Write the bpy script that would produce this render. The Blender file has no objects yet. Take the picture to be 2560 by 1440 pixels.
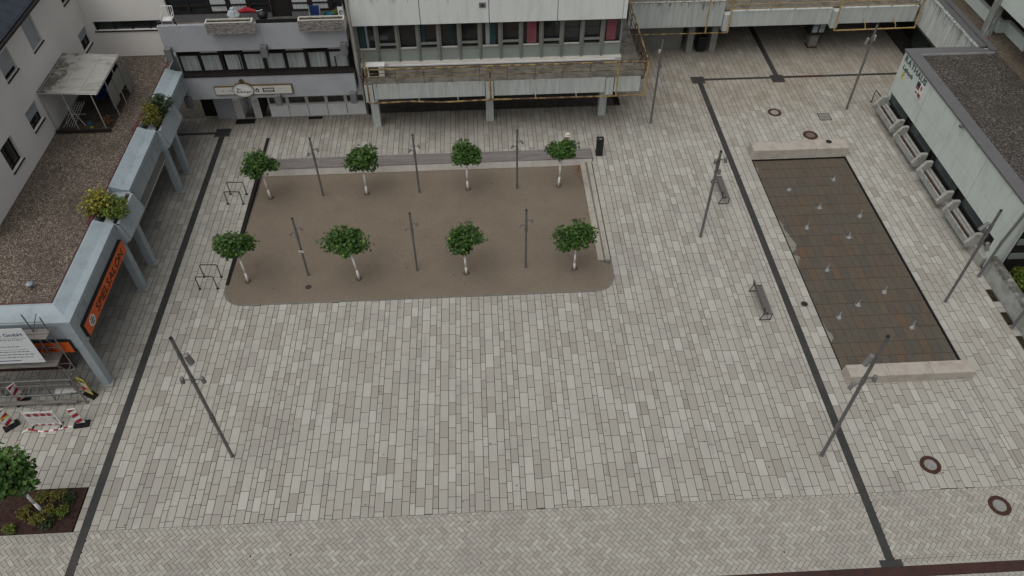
import bpy, bmesh, math, random
from mathutils import Vector, Matrix
random.seed(7)
R = math.radians
scene = bpy.context.scene
col = scene.collection

# ------------------------------------------------------------------ camera
CAMZ = 26.0
FW = Vector((0.03137677, 0.68098442, -0.73162539))
RT = Vector((0.99869862, -0.05080541, -0.00445823))
UP = Vector((0.04020651, 0.73053339, 0.68169231))
FPX = 1912.72
cam = bpy.data.cameras.new('camera')
cam.sensor_width = 36.0
cam.lens = FPX / 2560.0 * 36.0
cam.clip_start = 0.5
cam.clip_end = 900
camo = bpy.data.objects.new('camera', cam)
M = Matrix.Identity(4)
for i in range(3):
    M[i][0] = RT[i]; M[i][1] = UP[i]; M[i][2] = -FW[i]
M[2][3] = CAMZ
camo.matrix_world = M
col.objects.link(camo)
scene.camera = camo

# ------------------------------------------------------------------ world, sun, exposure
SUN_EL, SUN_AZ = R(66), R(222)          # overcast: brightest overhead, slightly from the left
w = bpy.data.worlds.new('World'); scene.world = w; w.use_nodes = True
nt = w.node_tree; nt.nodes.clear()
sky = nt.nodes.new('ShaderNodeTexSky'); sky.sky_type = 'NISHITA'; sky.sun_disc = False
sky.sun_elevation = SUN_EL; sky.sun_rotation = SUN_AZ
sky.air_density = 1.0; sky.dust_density = 6.0; sky.ozone_density = 1.0; sky.altitude = 300
hs = nt.nodes.new('ShaderNodeHueSaturation'); hs.inputs['Saturation'].default_value = 0.22
bg = nt.nodes.new('ShaderNodeBackground'); bg.inputs['Strength'].default_value = 0.085
wo = nt.nodes.new('ShaderNodeOutputWorld')
nt.links.new(sky.outputs[0], hs.inputs['Color']); nt.links.new(hs.outputs[0], bg.inputs['Color'])
nt.links.new(bg.outputs[0], wo.inputs['Surface'])
sl = bpy.data.lights.new('sun', 'SUN'); sl.energy = 1.25; sl.angle = R(85); sl.color = (1.0, 0.96, 0.90)
so = bpy.data.objects.new('sun', sl); col.objects.link(so)
sd = Vector((math.sin(SUN_AZ) * math.cos(SUN_EL), math.cos(SUN_AZ) * math.cos(SUN_EL), math.sin(SUN_EL)))
so.rotation_euler = sd.to_track_quat('Z', 'Y').to_euler()
so.location = sd * 60
scene.view_settings.view_transform = 'Standard'
scene.view_settings.look = 'None'
scene.view_settings.gamma = 1.0
scene.view_settings.use_curve_mapping = False
scene.view_settings.exposure = 0.03
scene.render.engine = 'CYCLES'

# ------------------------------------------------------------------ photo pixel -> place
def ray(px, py):
    return FW + RT * ((px - 1280) / FPX) - UP * ((py - 720) / FPX)
def g(px, py, z=0.0):
    d = ray(px, py); t = (z - CAMZ) / d.z
    return Vector((d.x * t, d.y * t, z))
def onY(px, py, Y):
    d = ray(px, py); t = Y / d.y
    return Vector((d.x * t, Y, CAMZ + d.z * t))
def onX(px, py, X):
    d = ray(px, py); t = X / d.x
    return Vector((X, d.y * t, CAMZ + d.z * t))

# ------------------------------------------------------------------ materials
MATS = {}
def N(nt, t, **kw):
    n = nt.nodes.new(t)
    for k, v in kw.items():
        setattr(n, k, v)
    return n
def rgba(c): return (c[0], c[1], c[2], 1.0)
def mul(c, k): return tuple(min(1, x * k) for x in c)

def mat(name, c, rough=0.7, var=0.12, scale=3.0, c2=None, mask=(0.45, 0.65), stretch=(1, 1, 1), fine=40.0,
        bump=0.0, bscale=60.0, metal=0.0, spec=0.3, attr=False, attr_cols=None, extra=None):
    """world-space procedural surface: base colour, large blotches towards c2, fine grain, relief"""
    if name in MATS: return MATS[name]
    m = bpy.data.materials.new(name); m.use_nodes = True
    nt = m.node_tree; L = nt.links
    b = nt.nodes['Principled BSDF']
    b.inputs['Roughness'].default_value = rough
    b.inputs['Metallic'].default_value = metal
    b.inputs['Specular IOR Level'].default_value = spec
    geo = N(nt, 'ShaderNodeNewGeometry')
    mp = N(nt, 'ShaderNodeMapping'); mp.inputs['Scale'].default_value = stretch
    L.new(geo.outputs['Position'], mp.inputs['Vector'])
    n1 = N(nt, 'ShaderNodeTexNoise'); n1.inputs['Scale'].default_value = scale; n1.inputs['Detail'].default_value = 6
    n1.inputs['Roughness'].default_value = 0.62
    L.new(mp.outputs[0], n1.inputs['Vector'])
    mr = N(nt, 'ShaderNodeMapRange'); mr.inputs['From Min'].default_value = mask[0]; mr.inputs['From Max'].default_value = mask[1]
    L.new(n1.outputs['Fac'], mr.inputs['Value'])
    mix = N(nt, 'ShaderNodeMix', data_type='RGBA')
    if attr_cols:
        at = N(nt, 'ShaderNodeAttribute'); at.attribute_name = 'tone'
        rp = N(nt, 'ShaderNodeValToRGB'); cr = rp.color_ramp
        while len(cr.elements) < len(attr_cols): cr.elements.new(0.5)
        for e, (p, cc) in zip(cr.elements, attr_cols):
            e.position = p; e.color = rgba(cc)
        L.new(at.outputs['Fac'], rp.inputs['Fac'])
        L.new(rp.outputs['Color'], mix.inputs['A'])
    else:
        mix.inputs['A'].default_value = rgba(c)
    c2 = c2 or mul(c, 1 - 2 * var)
    mix.inputs['B'].default_value = rgba(c2)
    L.new(mr.outputs[0], mix.inputs['Factor'])
    n2 = N(nt, 'ShaderNodeTexNoise'); n2.inputs['Scale'].default_value = fine; n2.inputs['Detail'].default_value = 3
    L.new(geo.outputs['Position'], n2.inputs['Vector'])
    mr2 = N(nt, 'ShaderNodeMapRange'); mr2.inputs['From Min'].default_value = 0.3; mr2.inputs['From Max'].default_value = 0.7
    mr2.inputs['To Min'].default_value = 1 - var; mr2.inputs['To Max'].default_value = 1 + var
    L.new(n2.outputs['Fac'], mr2.inputs['Value'])
    mm = N(nt, 'ShaderNodeMix', data_type='RGBA', blend_type='MULTIPLY'); mm.inputs['Factor'].default_value = 1
    L.new(mix.outputs['Result'], mm.inputs['A']); L.new(mr2.outputs[0], mm.inputs['B'])
    out = mm.outputs['Result']
    if extra: out = extra(nt, out, geo)
    L.new(out, b.inputs['Base Color'])
    if bump:
        n3 = N(nt, 'ShaderNodeTexNoise'); n3.inputs['Scale'].default_value = bscale; n3.inputs['Detail'].default_value = 4
        L.new(geo.outputs['Position'], n3.inputs['Vector'])
        bp = N(nt, 'ShaderNodeBump'); bp.inputs['Strength'].default_value = bump; bp.inputs['Distance'].default_value = 0.02
        L.new(n3.outputs['Fac'], bp.inputs['Height']); L.new(bp.outputs['Normal'], b.inputs['Normal'])
    MATS[name] = m
    return m

def stain(colour, scale, lo, hi, stretch=(1, 1, 1), amount=0.6, zrange=None, yrange=None, xrange=None):
    """a stain with a ragged shape of its own laid over the colour"""
    def f(nt, src, geo):
        L = nt.links
        mp = N(nt, 'ShaderNodeMapping'); mp.inputs['Scale'].default_value = stretch
        L.new(geo.outputs['Position'], mp.inputs['Vector'])
        n = N(nt, 'ShaderNodeTexNoise'); n.inputs['Scale'].default_value = scale; n.inputs['Detail'].default_value = 7
        n.inputs['Roughness'].default_value = 0.68
        L.new(mp.outputs[0], n.inputs['Vector'])
        val = n.outputs['Fac']
        for rng, ax in ((zrange, 'Z'), (yrange, 'Y'), (xrange, 'X')):
            if rng:
                sp = N(nt, 'ShaderNodeSeparateXYZ'); L.new(geo.outputs['Position'], sp.inputs[0])
                m1 = N(nt, 'ShaderNodeMapRange'); m1.inputs['From Min'].default_value = rng[0]; m1.inputs['From Max'].default_value = rng[1]
                m1.inputs['To Min'].default_value = -0.3; m1.inputs['To Max'].default_value = rng[2] if len(rng) > 2 else 0.12
                L.new(sp.outputs[ax], m1.inputs['Value'])
                ad = N(nt, 'ShaderNodeMath', operation='ADD'); L.new(val, ad.inputs[0]); L.new(m1.outputs[0], ad.inputs[1]); val = ad.outputs[0]
        mr = N(nt, 'ShaderNodeMapRange'); mr.inputs['From Min'].default_value = lo; mr.inputs['From Max'].default_value = hi
        mr.inputs['To Max'].default_value = amount
        L.new(val, mr.inputs['Value'])
        mx = N(nt, 'ShaderNodeMix', data_type='RGBA'); mx.inputs['B'].default_value = rgba(colour)
        L.new(mr.outputs[0], mx.inputs['Factor']); L.new(src, mx.inputs['A'])
        return mx.outputs['Result']
    return f
def chain(*fs):
    def f(nt, src, geo):
        for h in fs: src = h(nt, src, geo)
        return src
    return f

def spots(colour, scale, rad):
    """scattered chewing-gum and dirt spots"""
    def f(nt, src, geo):
        L = nt.links; v = N(nt, 'ShaderNodeTexVoronoi'); v.inputs['Scale'].default_value = scale; L.new(geo.outputs['Position'], v.inputs['Vector'])
        m = N(nt, 'ShaderNodeMath', operation='LESS_THAN'); m.inputs[1].default_value = rad; L.new(v.outputs['Distance'], m.inputs[0])
        mx = N(nt, 'ShaderNodeMix', data_type='RGBA'); mx.inputs['B'].default_value = rgba(colour); L.new(m.outputs[0], mx.inputs['Factor']); L.new(src, mx.inputs['A'])
        return mx.outputs['Result']
    return f
def scuffs(colour):
    """long faint tyre and drag marks"""
    def f(nt, src, geo):
        L = nt.links; mp = N(nt, 'ShaderNodeMapping'); mp.inputs['Rotation'].default_value = (0, 0, .7); mp.inputs['Scale'].default_value = (2.6, .22, 1); L.new(geo.outputs['Position'], mp.inputs['Vector'])
        n = N(nt, 'ShaderNodeTexNoise'); n.inputs['Scale'].default_value = 1.0; n.inputs['Detail'].default_value = 5; L.new(mp.outputs[0], n.inputs['Vector'])
        mr = N(nt, 'ShaderNodeMapRange'); mr.inputs['From Min'].default_value = .62; mr.inputs['From Max'].default_value = .74; mr.inputs['To Max'].default_value = .45; L.new(n.outputs['Fac'], mr.inputs['Value'])
        mx = N(nt, 'ShaderNodeMix', data_type='RGBA'); mx.inputs['B'].default_value = rgba(colour); L.new(mr.outputs[0], mx.inputs['Factor']); L.new(src, mx.inputs['A'])
        return mx.outputs['Result']
    return f

def gravel_mat(name, cols, scale, moss=None):
    if name in MATS: return MATS[name]
    m = bpy.data.materials.new(name); m.use_nodes = True; nt = m.node_tree; L = nt.links
    b = nt.nodes['Principled BSDF']; b.inputs['Roughness'].default_value = 0.9; b.inputs['Specular IOR Level'].default_value = 0.15
    geo = N(nt, 'ShaderNodeNewGeometry')
    vo = N(nt, 'ShaderNodeTexVoronoi'); vo.inputs['Scale'].default_value = scale
    L.new(geo.outputs['Position'], vo.inputs['Vector'])
    sp = N(nt, 'ShaderNodeSeparateColor'); L.new(vo.outputs['Color'], sp.inputs[0])
    rp = N(nt, 'ShaderNodeValToRGB'); cr = rp.color_ramp
    while len(cr.elements) < len(cols): cr.elements.new(0.5)
    for e, (p, cc) in zip(cr.elements, cols): e.position = p; e.color = rgba(cc)
    L.new(sp.outputs[0], rp.inputs['Fac'])
    n = N(nt, 'ShaderNodeTexNoise'); n.inputs['Scale'].default_value = 0.55; n.inputs['Detail'].default_value = 7
    L.new(geo.outputs['Position'], n.inputs['Vector'])
    mr = N(nt, 'ShaderNodeMapRange'); mr.inputs['From Min'].default_value = 0.42; mr.inputs['From Max'].default_value = 0.68; mr.inputs['To Max'].default_value = 0.55
    L.new(n.outputs['Fac'], mr.inputs['Value'])
    mx = N(nt, 'ShaderNodeMix', data_type='RGBA'); mx.inputs['B'].default_value = rgba(moss or (0.06, 0.055, 0.045))
    L.new(mr.outputs[0], mx.inputs['Factor']); L.new(rp.outputs['Color'], mx.inputs['A'])
    L.new(mx.outputs['Result'], b.inputs['Base Color'])
    bp = N(nt, 'ShaderNodeBump'); bp.inputs['Strength'].default_value = 0.9; bp.inputs['Distance'].default_value = 0.03
    L.new(vo.outputs['Distance'], bp.inputs['Height']); bp.invert = True
    L.new(bp.outputs['Normal'], b.inputs['Normal'])
    MATS[name] = m
    return m

def leaf_mat(name, cols, trans=0.25):
    if name in MATS: return MATS[name]
    m = bpy.data.materials.new(name); m.use_nodes = True; nt = m.node_tree; L = nt.links
    b = nt.nodes['Principled BSDF']; b.inputs['Roughness'].default_value = 0.45; b.inputs['Specular IOR Level'].default_value = 0.35
    at = N(nt, 'ShaderNodeAttribute'); at.attribute_name = 'tone'
    rp = N(nt, 'ShaderNodeValToRGB'); cr = rp.color_ramp
    while len(cr.elements) < len(cols): cr.elements.new(0.5)
    for e, (p, cc) in zip(cr.elements, cols): e.position = p; e.color = rgba(cc)
    L.new(at.outputs['Fac'], rp.inputs['Fac'])
    L.new(rp.outputs['Color'], b.inputs['Base Color'])
    tr = N(nt, 'ShaderNodeBsdfTranslucent'); L.new(rp.outputs['Color'], tr.inputs['Color'])
    ms = N(nt, 'ShaderNodeMixShader'); ms.inputs[0].default_value = trans
    L.new(b.outputs[0], ms.inputs[1]); L.new(tr.outputs[0], ms.inputs[2])
    L.new(ms.outputs[0], nt.nodes['Material Output'].inputs['Surface'])
    MATS[name] = m
    return m

def glass_mat(name, tint=(0.02, 0.024, 0.026), rough=0.05):
    """dark window glass: mirror-like coat over a dark room behind it"""
    return mat(name, tint, rough=rough, var=0.05, scale=1.5, spec=0.6)

# palette
PAVE = [(0.0, (0.272, 0.255, 0.224)), (0.36, (0.324, 0.310, 0.275)), (0.66, (0.376, 0.366, 0.329)), (1.0, (0.428, 0.421, 0.384))]
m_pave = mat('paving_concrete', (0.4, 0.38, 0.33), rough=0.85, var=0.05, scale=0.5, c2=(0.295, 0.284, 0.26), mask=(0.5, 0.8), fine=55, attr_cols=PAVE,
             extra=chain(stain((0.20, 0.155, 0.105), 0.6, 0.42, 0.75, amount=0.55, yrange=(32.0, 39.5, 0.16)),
                         stain((0.20, 0.185, 0.15), 1.1, 0.62, 0.74, amount=0.35),
                         stain((0.16, 0.15, 0.13), 3.5, 0.66, 0.72, amount=0.35), spots((0.07, 0.065, 0.055), 1.1, 0.035), scuffs((0.20, 0.19, 0.165))))
m_brick = mat('paving_brick', (0.38, 0.36, 0.31), rough=0.85, var=0.05, scale=0.6, c2=(0.285, 0.273, 0.247), mask=(0.5, 0.8), fine=60,
              attr_cols=[(0, (0.278, 0.264, 0.233)), (0.5, (0.336, 0.323, 0.288)), (0.85, (0.38, 0.369, 0.328)), (1, (0.398, 0.384, 0.335))],
              extra=chain(stain((0.22, 0.20, 0.16), 1.0, 0.6, 0.72, amount=0.4), stain((0.15, 0.14, 0.12), 4.5, 0.68, 0.73, amount=0.4)))
m_joint = mat('joint_mortar', (0.022, 0.020, 0.017), rough=1.0, var=0.2, scale=2)
m_band = mat('dark_paving_band', (0.036, 0.036, 0.036), rough=0.6, var=0.12, scale=1.2, c2=(0.05, 0.048, 0.045))
m_corten = mat('rusty_strip', (0.05, 0.022, 0.018), rough=0.7, var=0.2, scale=3, c2=(0.03, 0.018, 0.016))
m_rust = mat('rust_iron', (0.062, 0.026, 0.017), rough=0.85, var=0.25, scale=9, c2=(0.035, 0.018, 0.014))
m_sand = mat('gravel_sand', (0.180, 0.148, 0.113), rough=0.95, var=0.30, scale=0.7, c2=(0.157, 0.127, 0.097), mask=(0.4, 0.75), fine=34, bump=0.5, bscale=60,
             extra=chain(stain((0.225, 0.195, 0.16), 9.0, 0.60, 0.70, amount=0.55), stain((0.115, 0.085, 0.065), 1.6, 0.60, 0.78, amount=0.35), stain((0.06, 0.05, 0.04), 6.0, 0.70, 0.74, amount=0.6)))
m_edge = mat('edging_steel', (0.17, 0.165, 0.15), rough=0.6, var=0.1)
m_black = mat('black_steel', (0.012, 0.012, 0.013), rough=0.45, var=0.1, spec=0.4)
m_blackmatt = mat('black_rubber', (0.012, 0.012, 0.012), rough=0.9, var=0.15)
m_pole = mat('galvanised_pole', (0.15, 0.15, 0.145), rough=0.5, var=0.12, scale=6, metal=0.2)
m_polehead = mat('lamp_head_metal', (0.20, 0.20, 0.195), rough=0.45, var=0.1, metal=0.2)
m_light = mat('light_metal', (0.45, 0.45, 0.45), rough=0.4, var=0.1, metal=0.3)
m_wood = mat('weathered_wood', (0.21, 0.195, 0.185), rough=0.85, var=0.18, scale=2.2, c2=(0.13, 0.118, 0.112), stretch=(0.4, 8, 8), fine=30)
m_woody = mat('weathered_plank', (0.15, 0.14, 0.132), rough=0.85, var=0.18, scale=2.5, c2=(0.10, 0.092, 0.085), stretch=(8, 0.5, 8), fine=30)
m_conc = mat('pale_concrete', (0.52, 0.505, 0.46), rough=0.85, var=0.07, scale=1.6, c2=(0.45, 0.43, 0.385), bump=0.1)
m_stone = mat('sandstone_block', (0.385, 0.352, 0.31), rough=0.9, var=0.10, scale=2.2, c2=(0.31, 0.278, 0.24), bump=0.2, bscale=35)
m_bark = mat('lime_painted_bark', (0.72, 0.71, 0.68), rough=0.9, var=0.08, scale=9, c2=(0.30, 0.28, 0.24), mask=(0.62, 0.72), stretch=(1, 1, 0.35))
m_branch = mat('branch_bark', (0.09, 0.075, 0.05), rough=0.9, var=0.15)
m_soil = mat('mulch', (0.045, 0.024, 0.019), rough=1.0, var=0.3, scale=8, fine=50, bump=0.5, bscale=40)
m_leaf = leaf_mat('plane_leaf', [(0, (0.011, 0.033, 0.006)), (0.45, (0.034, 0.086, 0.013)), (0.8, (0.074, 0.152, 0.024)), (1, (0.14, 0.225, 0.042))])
m_leafdk = leaf_mat('dark_shrub_leaf', [(0, (0.012, 0.028, 0.008)), (1, (0.05, 0.085, 0.02))])
m_leafyl = leaf_mat('yellow_shrub_leaf', [(0, (0.06, 0.075, 0.010)), (0.5, (0.20, 0.19, 0.02)), (1, (0.50, 0.44, 0.07))])
m_leafol = leaf_mat('olive_shrub_leaf', [(0, (0.05, 0.065, 0.010)), (0.5, (0.16, 0.155, 0.02)), (1, (0.27, 0.23, 0.035))])
m_leafgr = leaf_mat('fresh_shrub_leaf', [(0, (0.04, 0.07, 0.010)), (0.6, (0.12, 0.17, 0.022)), (1, (0.22, 0.27, 0.04))])
m_dryleaf = mat('fallen_leaf', (0.22, 0.09, 0.03), rough=0.9, var=0.3)
m_gravroof = gravel_mat('roof_gravel', [(0, (0.05, 0.04, 0.034)), (0.35, (0.105, 0.083, 0.068)), (0.75, (0.17, 0.138, 0.113)), (1, (0.32, 0.28, 0.24))], 22, (0.07, 0.06, 0.045))
m_gravdark = gravel_mat('roof_gravel_dark', [(0, (0.026, 0.022, 0.021)), (0.4, (0.052, 0.046, 0.042)), (0.8, (0.09, 0.08, 0.073)), (1, (0.25, 0.23, 0.21))], 21, (0.055, 0.05, 0.042))
m_gravbrown = gravel_mat('terrace_gravel', [(0, (0.07, 0.058, 0.043)), (0.5, (0.12, 0.10, 0.075)), (1, (0.20, 0.17, 0.13))], 20, (0.09, 0.075, 0.055))
m_render = mat('house_render', (0.74, 0.725, 0.695), rough=0.9, var=0.03, scale=0.6, c2=(0.70, 0.685, 0.655), bump=0.06, bscale=120)
m_greypaint = mat('grey_paint', (0.35, 0.365, 0.385), rough=0.75, var=0.05, scale=1.0, c2=(0.31, 0.325, 0.345))
m_greydk = mat('grey_paint_dark', (0.15, 0.155, 0.16), rough=0.8, var=0.08)
m_whitepan = mat('white_panel', (0.74, 0.75, 0.77), rough=0.6, var=0.04, scale=1.0)
m_brownfr = mat('brown_frame', (0.020, 0.016, 0.014), rough=0.8, var=0.15)
m_greyfr = mat('grey_window_frame', (0.22, 0.225, 0.205), rough=0.55, var=0.08)
m_greenpan = mat('greenish_panel', (0.235, 0.27, 0.245), rough=0.5, var=0.05, scale=0.8, c2=(0.21, 0.24, 0.22))
m_cpanel = mat('concrete_panel', (0.66, 0.695, 0.675), rough=0.85, var=0.03, scale=1.0, stretch=(3, 3, 0.5), c2=(0.59, 0.62, 0.60),
               extra=stain((0.075, 0.072, 0.06), 2.2, 0.54, 0.66, stretch=(5, 5, 0.45), amount=0.8, zrange=(6.3, 8.0, 0.16)))
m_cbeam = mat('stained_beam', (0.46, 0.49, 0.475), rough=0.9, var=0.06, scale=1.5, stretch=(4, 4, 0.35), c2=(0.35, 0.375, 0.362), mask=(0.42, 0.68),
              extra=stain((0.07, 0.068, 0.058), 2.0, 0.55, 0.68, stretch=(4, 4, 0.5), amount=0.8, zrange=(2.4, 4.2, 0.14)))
m_slab = mat('balcony_slab', (0.15, 0.14, 0.122), rough=0.95, var=0.2, scale=1.8, c2=(0.085, 0.078, 0.066), mask=(0.4, 0.62))
m_rath = mat('townhall_panel', (0.54, 0.60, 0.565), rough=0.8, var=0.035, scale=0.9, c2=(0.49, 0.55, 0.515), extra=stain((0.30, 0.33, 0.30), 1.6, 0.54, 0.72, stretch=(4, 4, .5), amount=0.5))
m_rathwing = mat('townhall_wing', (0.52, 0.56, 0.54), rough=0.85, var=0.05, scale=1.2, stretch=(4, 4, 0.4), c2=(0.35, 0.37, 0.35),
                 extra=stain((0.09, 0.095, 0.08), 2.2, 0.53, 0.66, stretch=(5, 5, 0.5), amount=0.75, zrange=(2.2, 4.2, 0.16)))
m_coping = mat('coping_metal', (0.135, 0.133, 0.137), rough=0.5, var=0.05, scale=1.2, metal=0.1)
m_planter = mat('planter_concrete', (0.34, 0.34, 0.315), rough=0.95, var=0.14, scale=3, c2=(0.19, 0.18, 0.155), mask=(0.5, 0.72), bump=0.25)
m_retain = mat('retaining_concrete', (0.36, 0.375, 0.355), rough=0.9, var=0.1, scale=1.5, c2=(0.25, 0.25, 0.23),
               extra=stain((0.06, 0.055, 0.045), 2.5, 0.5, 0.66, amount=0.8, zrange=(0.5, 1.05, 0.2)))
m_metalfas = mat('fascia_metal', (0.30, 0.36, 0.39), rough=0.5, var=0.05, scale=1.4, c2=(0.26, 0.315, 0.345), extra=stain((0.17, 0.19, 0.19), 2.2, 0.56, 0.72, amount=0.5))
m_fascia = mat('fascia_concrete', (0.31, 0.345, 0.37), rough=0.85, var=0.07, scale=1.6, c2=(0.22, 0.245, 0.26), mask=(0.5, 0.72), stretch=(2, 2, 0.6))
m_pillar = mat('pillar_paint', (0.33, 0.375, 0.40), rough=0.8, var=0.05, scale=2)
m_redline = mat('red_flashing', (0.13, 0.03, 0.035), rough=0.6, var=0.15)
m_orange = mat('orange_sign', (0.58, 0.10, 0.016), rough=0.45, var=0.05, scale=1.5)
m_ink = mat('black_lettering', (0.012, 0.012, 0.014), rough=0.5, var=0.05)
m_white = mat('white_paint', (0.66, 0.66, 0.65), rough=0.5, var=0.04)
m_offwhite = mat('off_white', (0.55, 0.54, 0.50), rough=0.6, var=0.06)
m_red = mat('signal_red', (0.30, 0.018, 0.022), rough=0.4, var=0.06)
m_yellow = mat('yellow_rail_paint', (0.27, 0.19, 0.075), rough=0.8, var=0.15, scale=2.6, c2=(0.085, 0.055, 0.035), mask=(0.44, 0.56), fine=25)
m_yellowclean = mat('yellow_rail_clean', (0.36, 0.26, 0.10), rough=0.6, var=0.08, scale=3, c2=(0.24, 0.17, 0.08))
m_ribbon = mat('ribbon_yellow', (0.55, 0.45, 0.03), rough=0.5, var=0.05)
m_gold = mat('gold_trim', (0.16, 0.11, 0.05), rough=0.4, var=0.1, metal=0.3)
m_letter = mat('letter_grey', (0.085, 0.115, 0.115), rough=0.5, var=0.05)
m_glass = glass_mat('dark_glass')
m_glassgreen = glass_mat('entrance_glass', (0.016, 0.024, 0.020))
m_glasspale = glass_mat('town_hall_glass', (0.055, 0.075, 0.075))  # paler tint: reflected sky is put into the glass colour
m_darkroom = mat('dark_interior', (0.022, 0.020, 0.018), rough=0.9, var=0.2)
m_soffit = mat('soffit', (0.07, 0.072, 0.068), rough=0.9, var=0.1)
m_passwall = mat('passage_wall', (0.20, 0.205, 0.19), rough=0.9, var=0.08, scale=1.2)
m_teal = mat('teal_curtain', (0.035, 0.082, 0.083), rough=0.9, var=0.1)
m_pink = mat('pink_curtain', (0.25, 0.085, 0.105), rough=0.9, var=0.1)
m_whitecur = mat('white_curtain', (0.38, 0.42, 0.44), rough=0.9, var=0.05)
m_blind = mat('blind_fabric', (0.46, 0.50, 0.49), rough=0.9, var=0.06)
m_shutter = mat('roller_shutter', (0.36, 0.38, 0.40), rough=0.6, var=0.04)
m_slate = mat('slate_roof', (0.032, 0.042, 0.055), rough=0.6, var=0.15, scale=3)
m_poly = mat('corrugated_sheet', (0.33, 0.33, 0.305), rough=0.6, var=0.1, scale=1.2, c2=(0.21, 0.195, 0.165), mask=(0.5, 0.66), stretch=(1, 2.5, 1),
             extra=stain((0.085, 0.07, 0.052), 1.4, 0.47, 0.55, amount=0.85, xrange=(-18.4, -20.9, 0.14)))
m_clearpan = mat('milky_panel', (0.22, 0.22, 0.20), rough=0.5, var=0.08)
m_scaf = mat('scaffold_tube', (0.20, 0.205, 0.205), rough=0.45, var=0.15, metal=0.3)
m_plank = mat('scaffold_plank', (0.21, 0.195, 0.18), rough=0.9, var=0.14, scale=3, c2=(0.13, 0.12, 0.11), stretch=(0.5, 6, 6))
m_maroon = mat('maroon_panel', (0.055, 0.018, 0.018), rough=0.6, var=0.12)
m_banner = mat('banner_sheet', (0.62, 0.65, 0.67), rough=0.6, var=0.02)
m_ink2 = mat('banner_ink', (0.08, 0.085, 0.10), rough=0.6, var=0.05)
m_inkblue = mat('banner_blue', (0.02, 0.04, 0.12), rough=0.6, var=0.05)
m_blue = mat('blue_fabric', (0.015, 0.035, 0.13), rough=0.8, var=0.1)
m_tealpl = mat('teal_plastic', (0.01, 0.09, 0.12), rough=0.5, var=0.1)
m_skin = mat('skin', (0.26, 0.13, 0.085), rough=0.6, var=0.06)
m_cover = mat('cover_steel', (0.25, 0.25, 0.235), rough=0.7, var=0.12, scale=8)
m_boxsoil = mat('box_soil', (0.05, 0.038, 0.025), rough=1, var=0.3, scale=9)
m_boxface = mat('flower_box_relief', (0.30, 0.28, 0.27), rough=0.8, var=0.2, scale=6, c2=(0.11, 0.10, 0.10), stretch=(1, 1, 9), mask=(0.46, 0.56))
m_earth = mat('earth', (0.10, 0.09, 0.075), rough=1, var=0.2)

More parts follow.
